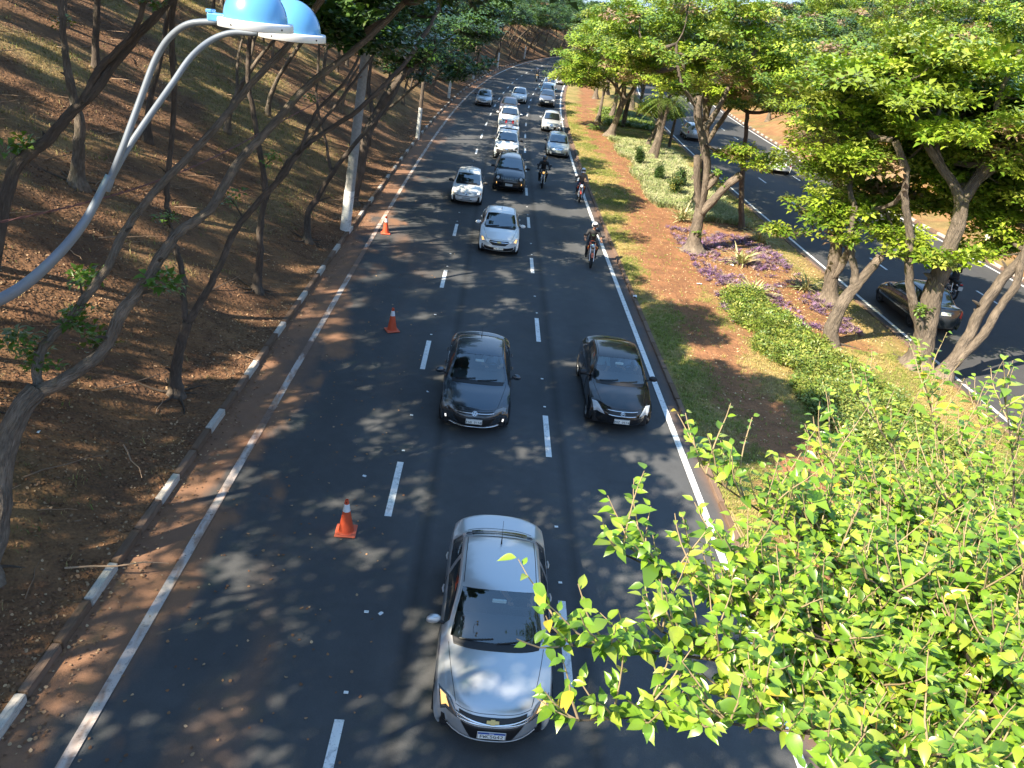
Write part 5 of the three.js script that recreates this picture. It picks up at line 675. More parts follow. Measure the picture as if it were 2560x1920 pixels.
function motorcycle(o) {
  const m = thing('motorcycle', o.label, 'motorcycle', 'motorcycles among the cars'), P = o.paint, T = (pts, r, n, mm, seg = 8) => mesh(n, tube(P3(pts), Array.isArray(r) ? r : pts.map(() => r), seg), mm, m);
  for (const z of [0.66, -0.62]) { const w = new THREE.Group(); w.name = 'wheel'; w.position.set(0, 0.3, z); m.add(w); mesh('tyre', new THREE.TorusGeometry(0.255, 0.046, 10, 32).rotateY(Math.PI / 2), C.tyre, w); const sp = [new THREE.TorusGeometry(0.215, 0.012, 6, 28).rotateY(Math.PI / 2), new THREE.CylinderGeometry(0.045, 0.045, 0.1, 12).rotateZ(Math.PI / 2)]; for (let i = 0; i < 9; i++) { const s = BOX(0.02, 0.2, 0.014, 0, 0.12, 0); s.rotateX(i / 9 * 6.2832); sp.push(s); } mesh('rim', join(sp), C.rimDark, w); const fd = new THREE.TorusGeometry(0.315, 0.05, 6, 18, Math.PI * 0.62); fd.scale(1, 1, 1.1); fd.rotateZ(Math.PI * 0.22); fd.rotateY(-Math.PI / 2); mesh('mudguard', fd, z > 0 ? P : C.trim, w); }
  for (const s of [1, -1]) { T([[s * 0.085, 0.3, 0.66], [s * 0.085, 0.95, 0.4]], 0.024, 'fork_leg', C.chrome); T([[s * 0.075, 0.31, -0.62], [s * 0.085, 0.4, -0.1]], 0.02, 'swingarm', C.trim); T([[s * 0.1, 0.38, -0.52], [s * 0.1, 0.72, -0.42]], 0.026, 'shock', C.chrome); T([[s * 0.2, 0.31, 0.06], [s * 0.1, 0.31, 0.06]], 0.014, 'foot_peg', C.trim); T([[s * 0.3, 1.08, 0.27], [s * 0.36, 1.26, 0.3]], 0.007, 'mirror_stalk', C.black); const mg = new THREE.SphereGeometry(0.055, 12, 8); mg.scale(1.2, 0.8, 0.35); mg.translate(s * 0.38, 1.29, 0.3); mesh('mirror', mg, C.trim, m); const ts = new THREE.SphereGeometry(0.028, 10, 8); ts.translate(s * 0.19, 0.86, 0.47); mesh('turn_signal', ts, C.amber, m); }
  T([[-0.39, 1.06, 0.26], [-0.2, 1.08, 0.36], [0, 1.0, 0.38], [0.2, 1.08, 0.36], [0.39, 1.06, 0.26]], 0.014, 'handlebar', C.black); for (const s of [1, -1]) T([[s * 0.29, 1.07, 0.325], [s * 0.4, 1.055, 0.3]], 0.02, 'grip', C.tyre);
  const tank = new THREE.SphereGeometry(1, 18, 12); tank.scale(0.15, 0.13, 0.27); tank.translate(0, 0.9, 0.1); mesh('tank', tank, P, m);
  mesh('seat', RBOX(0.25, 0.09, 0.62, 0.04, 0, 0.84, -0.4), C.trim, m); mesh('side_cover', join([RBOX(0.2, 0.2, 0.34, 0.05, 0, 0.68, -0.28), RBOX(0.14, 0.1, 0.34, 0.04, 0, 0.78, -0.74)]), P, m);
  mesh('engine', join([RBOX(0.24, 0.26, 0.34, 0.05, 0, 0.4, 0.08), RBOX(0.2, 0.22, 0.2, 0.03, 0, 0.6, 0.16)]), C.rim, m); T([[0.1, 0.5, 0.25], [0.14, 0.3, 0.2], [0.15, 0.27, -0.1], [0.16, 0.36, -0.66]], [0.025, 0.025, 0.03, 0.045], 'exhaust', C.chrome);
  for (const s of [1, -1]) { const sh = RBOX(0.05, 0.16, 0.22, 0.024); sh.rotateY(s * 0.2); sh.translate(s * 0.16, 0.78, 0.26); mesh('tank_shroud', sh, P, m); }
  const hl = new THREE.SphereGeometry(0.095, 18, 12); hl.scale(1, 1, 0.7); hl.translate(0, 0.9, 0.5); mesh('headlight_shell', hl, o.shell ?? C.trim, m); const lens = new THREE.SphereGeometry(0.08, 16, 8, 0, 6.2832, 0, 1.0); lens.rotateX(Math.PI / 2); lens.translate(0, 0.9, 0.505); mesh('headlight', lens, o.lamp ?? C.lens, m);
  mesh('instrument', RBOX(0.16, 0.09, 0.06, 0.02, 0, 1.03, 0.42), C.trim, m); const tl = RBOX(0.12, 0.07, 0.05, 0.02, 0, 0.8, -0.92); mesh('tail_light', tl, C.red, m); mesh('licence_plate', RBOX(0.2, 0.17, 0.01, 0.004, 0, 0.62, -0.95), C.plate, m);
  return m;
}
function ride(x, z, turn, lean, m, r) { for (const o of [motorcycle(m), rider(r)]) { const s = new THREE.Vector3(0, 0, 0.66); o.rotation.set(0, turn, lean, 'YXZ'); o.position.set(x, 0.016, z).sub(s.applyEuler(o.rotation)); } }
const redP = mat(0.5, 0.05, 0.02, 0.3, { clearcoat: 1 }), blackB = mat(0.02, 0.02, 0.022, 0.4, { clearcoat: 0.6 }), DK = [0.016, 0.016, 0.019], JEAN = [0.03, 0.04, 0.07];
ride(2.6, -31.24, turnAt(31) - 0.03, 0.0, { paint: mat(0.6, 0.11, 0.03, 0.3, { clearcoat: 1 }), shell: C.chrome, lamp: C.lens, label: 'orange motorcycle nearest the viewpoint, in the right lane behind the black saloon' }, { label: 'rider in a black T-shirt with green print and white open helmet', top: DK, sleeve: SK, legs: [0.018, 0.02, 0.026], helmet: mat(0.7, 0.69, 0.67, 0.25, { clearcoat: 1 }), open: true, print: true });
ride(2.38, -43.36, turnAt(43) - 0.02, -0.04, { paint: redP, lamp: C.lampWhite, shell: C.chrome, label: 'red and silver motorcycle riding along the right edge line' }, { label: 'rider in a grey long-sleeved jacket and white helmet on the right edge line', top: [0.2, 0.17, 0.15], sleeve: [0.2, 0.17, 0.15], legs: JEAN, glove: SK, helmet: mat(0.75, 0.75, 0.78, 0.2, { clearcoat: 1 }) });
ride(0.23, -45.75, turnAt(45), 0, { paint: blackB, lamp: C.lampOn, label: 'black motorcycle between the off-roader and the edge line, lamp lit' }, { label: 'rider all in black with dark helmet beside the boxy off-roader', top: DK, sleeve: DK, legs: DK, glove: DK, helmet: mat(0.03, 0.03, 0.035, 0.2, { clearcoat: 1 }) });
ride(-2.21, -117, turnAt(117), 0, { paint: mat(0.55, 0.5, 0.3, 0.4), lamp: C.lampOn, label: 'farthest motorcycle, alone near the bend' }, { label: 'rider in dark clothes on the farthest motorcycle near the bend', top: [0.03, 0.04, 0.06], sleeve: [0.03, 0.04, 0.06], legs: DK, glove: DK, helmet: mat(0.1, 0.12, 0.2, 0.2, { clearcoat: 1 }) });
{ const [x, z] = at(33.4, 25.7); ride(x, z, turnAt(38) + Math.PI, 0, { paint: blackB, label: 'dark motorcycle with small white plate beyond the big trunk on the opposite carriageway' }, { label: 'rider in black seen from behind on the opposite carriageway', top: DK, sleeve: DK, legs: DK, glove: DK, helmet: mat(0.05, 0.05, 0.06, 0.25, { clearcoat: 1 }) }); }
// drivers seen through the windscreens of the three nearest cars
function sitter(c, L, x, top, sleeve, drives, label) {
  const root = thing('person', label, 'person', 'people inside the near cars'), z0 = L / 2 - 2.45 * L / 4.2; root.position.copy(c.position); root.rotation.copy(c.rotation);
  const b = [[x, 0.66, z0 - 0.06, 0.14, x, 0.78, z0 - 0.12, 0.14, DK], [x, 0.8, z0 - 0.12, 0.135, x, 1.02, z0 - 0.18, 0.15, top], [x - 0.1, 1.06, z0 - 0.18, 0.085, x + 0.1, 1.06, z0 - 0.18, 0.085, top], [x, 1.12, z0 - 0.17, 0.052, x, 1.2, z0 - 0.14, 0.05, SK], ...face(x, 1.27, z0 - 0.13), [x - 0.1, 0.68, z0, 0.09, x - 0.13, 0.66, z0 + 0.36, 0.075, DK], [x + 0.1, 0.68, z0, 0.09, x + 0.13, 0.66, z0 + 0.36, 0.075, DK]];
  const hz = L / 2 - 1.97 * L / 4.2, hs = [];
  for (const s of [1, -1]) { const e = drives ? [x + s * 0.27, 0.9, z0 + 0.1] : [x + s * 0.24, 0.8, z0 + 0.0], h = drives ? [x + s * 0.16, 0.99, hz - 0.06] : [x + s * 0.1, 0.72, z0 + 0.26]; b.push([x + s * 0.18, 1.06, z0 - 0.18, 0.065, ...e, 0.047, top], [...e, 0.045, ...h, 0.032, sleeve], [...h, 0.034, h[0], h[1], h[2] + 0.05, 0.032, SK]); hs.push([h[0], h[1], h[2] + 0.06, s]); }
  mesh('body', mergeGeometries([body(b, 0.02, 0.04), ...hands(hs, SK)].map((q) => { const r = q.toNonIndexed(); r.deleteAttribute('uv'); return r; })), skinM, root);
}
const carNo = (n) => scene.children.filter((o) => o.name === (n ? 'car_' + String(n).padStart(3, '0') : 'car'))[0];
sitter(carNo(0), 4.32, 0.36, [0.5, 0.52, 0.55], SK, true, 'driver with bare forearms at the wheel of the silver saloon');
sitter(carNo(1), 4.2, 0.36, [0.2, 0.26, 0.36], SK, true, 'driver at the wheel of the dark grey saloon');
sitter(carNo(2), 4.1, 0.36, [0.25, 0.32, 0.45], SK, true, 'driver of the glossy black saloon'); sitter(carNo(2), 4.1, -0.36, [0.2, 0.34, 0.4], SK, false, 'front passenger of the glossy black saloon');
// ---------------------------------------------------------------- near mulberry shrub at lower right: shoots with alternate leaves
function bladeLeaf(len, wid, fold, curl, teeth) {
  const n = 8, prof = [0.02, 0.52, 0.86, 1, 0.96, 0.8, 0.54, 0.24, 0], pos = [], idx = [];
  for (let i = 0; i <= n; i++) { const t = i / n, y = -curl * t * t * len, z = t * len, w = wid * prof[i] * (teeth && i % 2 ? 0.93 : 1); pos.push(-w, y + fold * w, z - w * 0.12, 0, y, z, w, y + fold * w, z - w * 0.12); if (i) { const b = i * 3; idx.push(b - 3, b, b - 2, b - 2, b, b + 1, b - 2, b + 1, b - 1, b - 1, b + 1, b + 2); } }
  return geoOf(pos, idx);
}
{
  const R = rng(4242), base = V(7.0, groundY(7.0, -6.4), -6.4), root = thing('mulberry_tree', 'leafy bright green shrub tree filling the lower right foreground', 'tree'); root.position.copy(base);
  const leafM = new THREE.MeshPhysicalMaterial({ color: 0xffffff, roughness: 0.34, transmission: 0.42, thickness: 0, side: THREE.DoubleSide });
  const forms = [bladeLeaf(1, 0.27, 0.35, 0.3, 1), bladeLeaf(1, 0.24, 0.6, 0.12, 0), bladeLeaf(1, 0.31, 0.18, 0.55, 1), bladeLeaf(1, 0.26, 0.48, -0.14, 1)];
  const tints = [[0.24, 0.4, 0.03], [0.3, 0.44, 0.04], [0.17, 0.32, 0.025], [0.37, 0.47, 0.06], [0.12, 0.24, 0.022]].map((c) => c), yellow = [0.62, 0.5, 0.05];
  const shift = (p) => V(...p).sub(base), wood = [], twigs = [], leaves = [];
  const fork = [6.4, 2.6, -6.2];
  wood.push(tube(smooth(P3([[7.0, base.y - 0.2, -6.4], [6.8, 1.2, -6.3], fork]).map((v) => v.sub(base)), 4), [0.13, 0.12, 0.12, 0.11, 0.11, 0.1, 0.1, 0.1, 0.1], 9));
  const ends = [[0.62, 5.75, -3.85], [0.72, 5.35, -3.6], [1.02, 5.75, -4.9], [1.3, 5.6, -4.25], [1.72, 6.15, -5.6], [1.9, 5.8, -4.95], [1.5, 5.5, -3.6], [2.2, 5.4, -3.3], [2.3, 5.5, -4.7], [2.9, 5.5, -6.3], [2.5, 5.75, -6.0], [3.4, 5.5, -5.6], [3.0, 5.45, -3.6], [3.9, 5.5, -4.5], [4.0, 5.9, -8.2], [3.4, 5.6, -7.3], [4.9, 5.8, -7.5], [5.2, 5.9, -9.3], [6.0, 5.95, -8.8], [6.6, 6.0, -8.1], [5.2, 5.7, -6.3], [4.6, 5.6, -5.5], [4.4, 5.6, -3.9], [3.7, 5.5, -3.1], [5.4, 5.8, -4.8], [6.2, 5.8, -6.6], [6.9, 5.9, -7.0], [7.6, 5.7, -8.6], [2.7, 5.3, -5.4], [3.3, 5.2, -4.6], [4.2, 5.4, -6.5], [2.0, 5.2, -4.2], [4.0, 5.2, -5.2], [3.0, 5.0, -6.8], [3.4, 4.6, -7.8], [4.4, 4.9, -9.0], [2.2, 4.8, -5.6], [1.9, 4.7, -4.6], [6.4, 5.3, -9.8], [7.4, 5.2, -9.8]];
  for (let i = 0; i < 58; i++) { const e = ends[(R() * 40) | 0], f2 = ends[(R() * 40) | 0], t = R() * 0.45, q = [0, 1, 2].map((c) => lerp(e[c], f2[c], t)); if (q[0] > 1.4 && Math.hypot(e[0] - f2[0], e[2] - f2[2]) < 4.5) ends.push([q[0] + (R() - 0.5) * 0.3, q[1] - R() * 0.5, q[2] + (R() - 0.5) * 0.3]); }
  const addLeaf = (p, dir, size, R2) => leaves.push({ p, dir, size, far: p.clone().add(base).distanceTo(camera.position) });
  const shoot = (p0, dir, len) => {
    const pts = [p0.clone()], n = Math.max(4, Math.round(len / 0.13)); let d = dir.clone().normalize();
    for (let i = 0; i < n; i++) { d.add(V((R() - 0.5) * 0.3, 0.1 + (R() - 0.5) * 0.25, (R() - 0.5) * 0.3)).normalize(); pts.push(pts[i].clone().addScaledVector(d, len / n)); }
    twigs.push(tube(pts, pts.map((_, i) => lerp(0.009, 0.0035, i / n)), 4, { caps: false }));
    for (let i = 1; i <= n; i++) for (let k = 0; k < 2; k++) { if (R() < 0.1) continue; const t = pts[i].clone().lerp(pts[i - 1], k * 0.5), az = R() * 6.283, out = V(Math.cos(az), 0.25 + R() * 0.5, Math.sin(az)).addScaledVector(d, 0.7).normalize(); addLeaf(t.addScaledVector(out, 0.015), out, (0.1 + R() * R() * 0.09) * (i > n - 2 ? 0.7 : 1) * (R() < 0.08 ? 1.5 : 1)); }
  };
  for (const e of ends) {
    const b = V(...e), a = V(...fork), b0 = b.clone(), mid = a.clone().lerp(b, 0.5).add(V((R() - 0.5) * 0.5, -0.2 + R() * 0.5, (R() - 0.5) * 0.5)), c = smooth([a, a.clone().lerp(mid, 0.5).add(V((R() - 0.5) * 0.3, 0.15, (R() - 0.5) * 0.3)), mid, mid.clone().lerp(b, 0.55).add(V((R() - 0.5) * 0.25, 0.08, (R() - 0.5) * 0.25)), b].map((v) => v.sub(base)), 5);
    const r0 = 0.03 + R() * 0.018; wood.push(tube(c, c.map((_, i) => lerp(r0, 0.007, Math.pow(i / (c.length - 1), 0.7))), 6));
    const len = a.distanceTo(b), k = Math.round(len * (e[0] < 2 ? 6.5 : 5.2));
    for (let i = 0; i < k; i++) { const t = 0.42 + 0.58 * (i + R()) / k, p = c[Math.min(c.length - 1, Math.round(t * (c.length - 1)))], dr = V(...e).sub(V(...fork)).normalize().multiplyScalar(0.7).add(V((R() - 0.5) * 2, 0.35 + R() * 0.7, (R() - 0.5) * 2)); shoot(p, dr, 0.35 + R() * 0.45); }
    shoot(b0.clone().sub(base), b0.clone().sub(V(...fork)).normalize().add(V(0, 0.3, 0)), 0.4);
  }
  mesh('trunk', mergeGeometries(wood), M.bark, root); mesh('twigs', mergeGeometries(twigs), new THREE.MeshStandardMaterial({ color: lin(0.32, 0.24, 0.14), roughness: 0.8 }), root);
  leaves.sort((a, b) => a.far / a.size - b.far / b.size);
  const place = (l) => { const z = l.dir.clone().add(V(0, -0.35 - R() * 0.5, 0)).normalize(), y = V((R() - 0.5) * 0.8 - 0.25, 1, (R() - 0.5) * 0.8 + 0.2), x = V().crossVectors(y, z).normalize(); y.crossVectors(z, x); return new THREE.Quaternion().setFromRotationMatrix(new THREE.Matrix4().makeBasis(x, y, z)); };
  const lm = [...tints, yellow].map((c) => { const m = leafM.clone(); m.color = lin(...c); return m; });
  leaves.slice(0, 300).forEach((l, i) => { const m = mesh('leaf', forms[i % 4], lm[R() < 0.04 ? 5 : (R() * 5) | 0], root); m.position.copy(l.p); m.quaternion.copy(place(l)); m.scale.setScalar(l.size); });
  const rest = forms.map(() => []); leaves.slice(300).forEach((l, i) => { const c = R() < 0.012 ? yellow : tints[(R() * 5) | 0], k = 0.8 + R() * 0.4; rest[i % 4].push({ p: l.p, q: place(l), s: l.size, c: [c[0] * k, c[1] * k, c[2] * k] }); });
  rest.forEach((r, i) => instanced('small_leaves', forms[i], leafM, r, root));
}
// ---------------------------------------------------------------- grass, beds and litter
function tuft(n, h, w, seed, spread, bend) { const Q = rng(seed), pos = [], idx = []; for (let i = 0; i < n; i++) { const a = Q() * 6.283, r = Q() * spread, x = Math.cos(a) * r, z = Math.sin(a) * r, hh = h * (0.6 + Q() * 0.6), b = Q() * 6.283, lx = Math.cos(b) * hh * bend * (0.4 + Q()), lz = Math.sin(b) * hh * bend * (0.4 + Q()), px = -Math.sin(b) * w, pz = Math.cos(b) * w, o = pos.length / 3; pos.push(x - px, 0, z - pz, x + px, 0, z + pz, x + lx * 0.4 - px * 0.8, hh * 0.65, z + lz * 0.4 - pz * 0.8, x + lx * 0.4 + px * 0.8, hh * 0.65, z + lz * 0.4 + pz * 0.8, x + lx, hh * (1 - bend * 0.25), z + lz); idx.push(o, o + 1, o + 3, o, o + 3, o + 2, o + 2, o + 3, o + 4); } return geoOf(pos, idx); }
function scatter(name, label, cat, geo, material, n, seed, pick) { const R = rng(seed), list = []; let guard = n * 30; while (list.length < n && guard--) { const e = pick(R); if (!e) continue; const [x, z] = at(e.d, e.o); list.push({ p: V(x, ground(e.d, e.o) + (e.y ?? 0), z), q: e.q ?? new THREE.Quaternion().setFromAxisAngle(up, R() * 6.283), s: e.s, c: e.c }); } const im = instanced(numbered(name), geo, material, list, scene); return tag(im, label, cat, null, 'stuff'); }
const vary = (c, k) => [c[0] * k, c[1] * k, c[2] * k];
scatter('median_grass', 'short dry and green grass covering the median strip', 'grass', tuft(6, 0.075, 0.006, 5, 0.11, 0.6), M.grass, 60000, 21, (R) => { const d = 9 + Math.pow(R(), 1.4) * 85, o = 10.75 + R() * 9.6; const s = medianSoil(d, o); if (R() < s * 0.93 || (o > 13.8 && d > 24 && d < 43 && R() < 0.8)) return; const t = fbm(d * 0.6 + 8, o * 0.8, 4), c = R() < sstep(0.35, 0.62, t) ? [0.25, 0.29, 0.05] : R() < 0.5 ? [0.5, 0.38, 0.14] : [0.38, 0.34, 0.1]; return { d, o, s: 0.6 + R() * 0.8, c: vary(c, 0.75 + R() * 0.5) }; });
scatter('bank_grass', 'thin dry grass in patches up the left bank', 'grass', tuft(6, 0.1, 0.006, 6, 0.13, 0.7), M.grass, 26000, 22, (R) => { const d = 4 + Math.pow(R(), 1.3) * 60, o = -1.3 - Math.pow(R(), 0.8) * 22; if (R() > bankGrass(d, o) * 0.9 + 0.02) return; const c = R() < 0.3 ? [0.17, 0.22, 0.04] : [0.4, 0.31, 0.12]; return { d, o, s: 0.5 + R() * 0.9, c: vary(c, 0.7 + R() * 0.5) }; });
const chip = (() => { const pos = [-0.5, 0.12, -0.1, -0.1, 0, -0.42, 0.3, 0.05, -0.3, 0.55, 0.2, 0.1, 0.1, 0, 0.42, -0.35, 0.06, 0.3, 0, 0.02, 0]; return geoOf(pos, [6, 1, 0, 6, 2, 1, 6, 3, 2, 6, 4, 3, 6, 5, 4, 6, 0, 5]); })();
const litterC = [[0.22, 0.115, 0.055], [0.28, 0.16, 0.085], [0.17, 0.08, 0.04], [0.36, 0.24, 0.14], [0.13, 0.065, 0.035]];
scatter('leaf_litter', 'brown fallen leaves strewn over the left bank', 'fallen leaves', chip, M.dry, 75000, 23, (R) => { const d = 3 + Math.pow(R(), 1.8) * 62, o = -1.15 - Math.pow(R(), 1.25) * 18; if (R() > 0.25 + sstep(0.4, 0.62, fbm(d * 0.5 + 3, o * 0.5, 4))) return; return { d, o, y: 0.01, s: 0.028 + R() * 0.04, q: tilted(R, 0.9), c: vary(litterC[(R() * 5) | 0], 0.6 + R() * 0.6) }; });
scatter('road_litter', 'small dry leaves lying on the asphalt and along the kerb', 'fallen leaves', chip, M.dry, 1900, 24, (R) => { const near = R() < 0.62, d = 4 + Math.pow(R(), 1.5) * 40, o = near ? -0.94 + Math.pow(R(), 1.6) * 0.5 : -0.6 + Math.pow(R(), 1.3) * 4.2; return { d, o, y: 0.016, s: 0.03 + R() * 0.035, q: tilted(R, 0.35), c: vary(litterC[(R() * 5) | 0], 0.8 + R() * 0.6) }; });
scatter('median_litter', 'pale dry leaves scattered over the median path and beds', 'fallen leaves', chip, M.dry, 9000, 25, (R) => { const d = 14 + R() * 50, o = 11 + R() * 9; if (R() > 0.25 + (d > 25 && d < 38 && o > 14 ? 0.7 : 0)) return; return { d, o, y: 0.012, s: 0.03 + R() * 0.04, q: tilted(R, 0.5), c: vary([0.55, 0.38, 0.2], 0.6 + R() * 0.7) }; });
{ const st = []; const Q = rng(71); for (let i = 0; i < 3; i++) { let p = V(0, 0, 0), pts = [p]; for (let k = 0; k < 4; k++) { p = p.clone().add(V(0.25, (Q() - 0.4) * 0.05, (Q() - 0.5) * 0.14)); pts.push(p); } st.push(tube(pts, [0.012, 0.011, 0.009, 0.007, 0.004], 5)); }
  st.forEach((g, i) => scatter('fallen_twigs', ['thin bare twigs dropped on the left bank', 'crooked dry sticks lying across the left bank', 'short broken sticks among the bank leaves'][i], 'twigs', g, M.dry, 130, 80 + i, (R) => { const d = 5 + Math.pow(R(), 1.5) * 40, o = -1.6 - R() * 14; return { d, o, y: 0.02, s: 0.6 + R() * 1.1, c: vary([0.3, 0.2, 0.13], 0.6 + R() * 0.7) }; })); }
// where the photograph's beds lie: purple plants, pale strap grass, low green hedge
const strap = (n, l, seed) => { const Q = rng(seed), list = []; for (let i = 0; i < n; i++) { const g = bladeLeaf(l * (0.7 + Q() * 0.5), l * 0.11, 0.4, 0.5, 0); g.rotateX(-0.5 - Q() * 0.7); g.rotateY(Q() * 6.283); g.translate((Q() - 0.5) * 0.05, Q() * 0.08, (Q() - 0.5) * 0.05); list.push(g); } return mergeGeometries(list); };
scatter('purple_bed', 'purple-leaved ground cover in loose patches on the bare median soil', 'ground cover', strap(10, 0.15, 3), M.grass, 1500, 26, (R) => { const d = 25.5 + R() * 13, o = 13.7 + R() * 5.2; if (fbm(d * 0.75 + 4, o * 0.75, 3) < 0.36 + R() * 0.22 || o < 13.9) return; return { d, o, s: 0.6 + R() * 0.7, c: vary([[0.2, 0.1, 0.22], [0.28, 0.17, 0.29], [0.14, 0.075, 0.15], [0.3, 0.22, 0.2]][(R() * 4) | 0], 0.7 + R() * 0.6) }; });
scatter('strap_grass_bed', 'pale variegated strap grass bed on the median behind the lopped tree', 'ground cover', tuft(14, 0.36, 0.011, 9, 0.12, 0.9), M.grass, 6000, 27, (R) => { const d = 41 + R() * 27, o = 13.9 + R() * 5; if (o < 13.9 + (noise(d * 0.4, 3) - 0.3) * 1.2 || (d < 43 && o < 15.5)) return; return { d, o, s: 0.7 + R() * 0.6, c: vary([[0.5, 0.5, 0.24], [0.36, 0.42, 0.15], [0.62, 0.58, 0.36], [0.22, 0.3, 0.09]][(R() * 4) | 0], 0.75 + R() * 0.5) }; });
const hedgeIn = (d, o) => d > 14 && d < 28.5 && o > 14.2 + (28 - d) * 0.02 + (noise(d * 0.9, 2) - 0.5) * 0.9 && o < 15.7 + (28 - d) * 0.22;
scatter('low_hedge', 'low spreading green hedge between the path and the near shrub', 'hedge', leaflets(8, 0.1, 0.024, 0.1, 4, 1.4), M.leaf, 9000, 28, (R) => { const d = 14 + R() * 15, o = 14 + R() * 6; if (!hedgeIn(d, o)) return; const h = 0.12 + 0.42 * fbm(d * 1.2, o * 1.2, 3) * sstep(0, 0.6, o - 14); return { d, o, y: h * Math.sqrt(R()), s: 0.75 + R() * 0.7, q: tilted(R, 0.8), c: vary([[0.27, 0.33, 0.05], [0.2, 0.29, 0.04], [0.36, 0.38, 0.08], [0.12, 0.2, 0.03]][(R() * 4) | 0], 0.75 + R() * 0.5) }; });
scatter('far_hedge', 'clipped light green hedge bed on the far part of the median', 'hedge', leaflets(8, 0.14, 0.035, 0.1, 4, 1.4), M.leaf, 3500, 29, (R) => { const d = 77 + R() * 12, o = 14.2 + R() * 5; return { d, o, y: 0.35 * Math.sqrt(R()), s: 0.8 + R() * 0.8, q: tilted(R, 0.8), c: vary([0.22, 0.3, 0.05], 0.7 + R() * 0.6) }; });
// lily clumps: each blade its own piece
{
  const bl = [bladeLeaf(0.75, 0.026, 0.5, 0.55, 0), bladeLeaf(0.62, 0.022, 0.5, 0.8, 0), bladeLeaf(0.5, 0.024, 0.4, 0.3, 0)], ms = [[0.5, 0.5, 0.24], [0.3, 0.36, 0.11], [0.58, 0.5, 0.28], [0.2, 0.26, 0.08]].map((c) => new THREE.MeshPhysicalMaterial({ color: lin(...c), roughness: 0.7, transmission: 0.2, thickness: 0, side: THREE.DoubleSide }));
  [[11.57, -39.0, 0.95, 'pale strap-leaved clump nearest the slim straight trunk'], [9.5, -34.2, 1.05, 'pale strap-leaved clump just right of the lopped tree foot'], [9.1, -29.7, 1.0, 'pale strap-leaved clump nearest the path, amid purple plants'], [11.7, -31.6, 0.85, 'darker strap-leaved clump left of the dark twin-stemmed tree'], [7.84, -41.3, 0.95, 'strap-leaved clump behind the lopped tree, left of its trunk']].forEach(([x, z, s, label], i) => {
    const Q = rng(60 + i), p = thing('strap_leaf_clump', label, 'plant', 'strap-leaved clumps on the median'); p.position.set(x, groundY(x, z), z); p.scale.setScalar(s * 1.45);
    for (let k = 0; k < 60; k++) { const m = mesh('leaf_blade', bl[k % 3], ms[(Q() * 4) | 0], p); m.rotation.set(-0.55 - Q() * 0.85, Q() * 6.283, 0, 'YXZ'); m.position.set((Q() - 0.5) * 0.25, 0, (Q() - 0.5) * 0.25); m.scale.setScalar(0.75 + Q() * 0.5); }
  });
}
// palms and small shrubs
function palm(x, z, h, r, fronds, len, label, trunkM) {
  const p = thing('palm', label, 'palm', 'palms on the median'), Q = rng((x * 100) | 0); p.position.set(x, groundY(x, z), z);
  const pts = smooth([V(0, -0.2, 0), V(0.05, h * 0.5, 0), V(0.12, h, 0)], 4); mesh('trunk', tube(pts, pts.map((_, i) => r * (1.1 - i * 0.04)), 10, { rough: 0.08 }), trunkM, p);
  for (let f = 0; f < fronds; f++) { const a = f * 2.4, upk = 1.1 - f / fronds * 1.3, rach = [], L = len * (0.8 + Q() * 0.35); for (let i = 0; i <= 8; i++) { const t = i / 8; rach.push(V(Math.cos(a) * L * t * (0.75 + 0.1 * t), h + upk * L * t * 0.8 - L * t * t * 0.75, Math.sin(a) * L * t * (0.75 + 0.1 * t))); } const parts = [tube(rach, rach.map((_, i) => 0.016 - i * 0.0015), 5)]; const pos = [], idx = []; for (let i = 1; i <= 16; i++) { const t = i / 16, k = Math.min(7, Math.floor(t * 8)), c = rach[k].clone().lerp(rach[k + 1], t * 8 - k), ll = L * 0.36 * Math.sin(0.35 + t * 2.6); for (const s of [1, -1]) { const o = pos.length / 3, sx = -Math.sin(a) * s, sz = Math.cos(a) * s; pos.push(c.x, c.y + 0.012, c.z, c.x + Math.cos(a) * 0.05, c.y, c.z + Math.sin(a) * 0.05, c.x + sx * ll * 0.8 + Math.cos(a) * ll * 0.5, c.y - ll * 0.35, c.z + sz * ll * 0.8 + Math.sin(a) * ll * 0.5); idx.push(o, o + 1, o + 2); } } const lg = geoOf(pos, idx); mesh('frond', join([parts[0], lg]), M.frond ??= new THREE.MeshPhysicalMaterial({ color: lin(0.2, 0.29, 0.06), roughness: 0.5, transmission: 0.25, thickness: 0, side: THREE.DoubleSide }), p); }
}
palm(7.3, -77.6, 2.6, 0.22, 18, 2.4, 'stocky palm with dark trunk among the far median trees', M.barkDark);
palm(8.45, -59.5, 4.4, 0.13, 18, 2.2, 'slender palm rising from the pale strap grass bed', M.barkDark);
palm(10.3, -66.5, 3.6, 0.12, 16, 2.2, 'palm near the opposite carriageway behind the young leaning tree', M.barkDark);
palm(4.4, -73.5, 0.25, 0.16, 16, 1.1, 'low feathery palm on the grass left of the far median tree', M.barkDark);
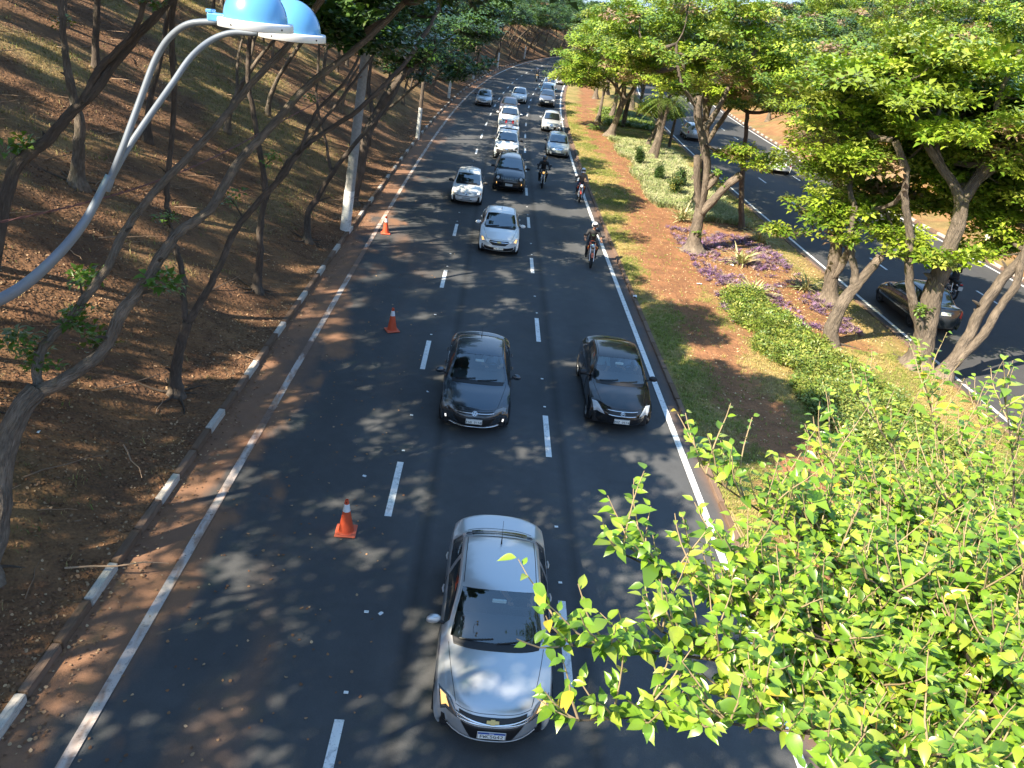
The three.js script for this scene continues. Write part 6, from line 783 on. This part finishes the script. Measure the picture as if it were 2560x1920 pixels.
{
  const pal = [[0.05, 0.1, 0.02], [0.07, 0.14, 0.025], [0.35, 0.33, 0.05], [0.04, 0.07, 0.02]];
  [[6.9, -56.5, 1.5, 'dark shrub at the left edge of the pale grass bed'], [8.1, -47.2, 1.3, 'dark shrub with yellow leaves in the pale grass bed before the lopped tree'], [9.0, -50, 1.3, 'dark upright shrub in the middle of the pale grass bed'], [7.7, -51.5, 1.2, 'small dark shrub deep in the pale grass bed']].forEach(([x, z, h, label], i) => {
    const Q = rng(90 + i), s = thing('shrub', label, 'shrub', 'shrubs in the pale grass bed'), st = []; s.position.set(x, groundY(x, z), z); const list = [];
    for (let k = 0; k < 7; k++) { const a = Q() * 6.283, e = V(Math.cos(a) * 0.4 * Q(), h * (0.5 + Q() * 0.5), Math.sin(a) * 0.4 * Q()); st.push(tube([V(0, -0.05, 0), e.clone().multiplyScalar(0.5).add(V(0.04, 0, 0)), e], [0.02, 0.014, 0.006], 5)); for (let j = 0; j < 26; j++) { const t = 0.35 + Q() * 0.7; list.push({ p: e.clone().multiplyScalar(t).add(V((Q() - 0.5) * 0.35, (Q() - 0.5) * 0.2, (Q() - 0.5) * 0.35)), q: tilted(Q, 0.9), s: 0.6 + Q() * 0.5, c: vary(pal[(Q() * (i === 1 ? 4 : 2)) | 0], 0.7 + Q() * 0.7) }); } }
    mesh('stems', mergeGeometries(st), M.barkDark, s); instanced('foliage', SPRIG[0], M.leaf, list, s);
  });
}
{ // scraps of paper
  const pg = new THREE.PlaneGeometry(0.22, 0.15, 4, 3); pg.rotateX(-Math.PI / 2); const p = pg.attributes.position; for (let i = 0; i < p.count; i++) p.setY(i, 0.02 + hash(i, 5) * 0.05); pg.computeVertexNormals(); const pm = new THREE.MeshStandardMaterial({ color: lin(0.72, 0.74, 0.76), roughness: 0.8, side: THREE.DoubleSide });
  [[7.0, -30.3], [9.0, -33.6], [10.4, -27.6], [9.7, -26.4], [11.2, -27.0], [10.6, -31.5], [4.2, -28], [-2.9, -13.9], [-1.7, -9.9], [-2.2, -18.2], [0.9, -11.6], [-9, -12.5]].forEach(([x, z], i) => { const s = new THREE.Mesh(pg, pm); s.name = numbered('paper_scrap'); s.position.set(x, groundY(x, z) + 0.012, z); s.rotation.y = i * 1.3; s.scale.setScalar(x > 3 ? 0.9 : 0.38); scene.add(s); s.castShadow = s.receiveShadow = true; tag(s, x > 3 ? 'crumpled white paper scrap lying on the median soil' : x < -5 ? 'crumpled white paper scrap on the leaf-strewn left bank' : 'small white scrap lying on the asphalt between the lanes', 'litter', 'paper scraps'); });
}
renderer.render(scene, camera);
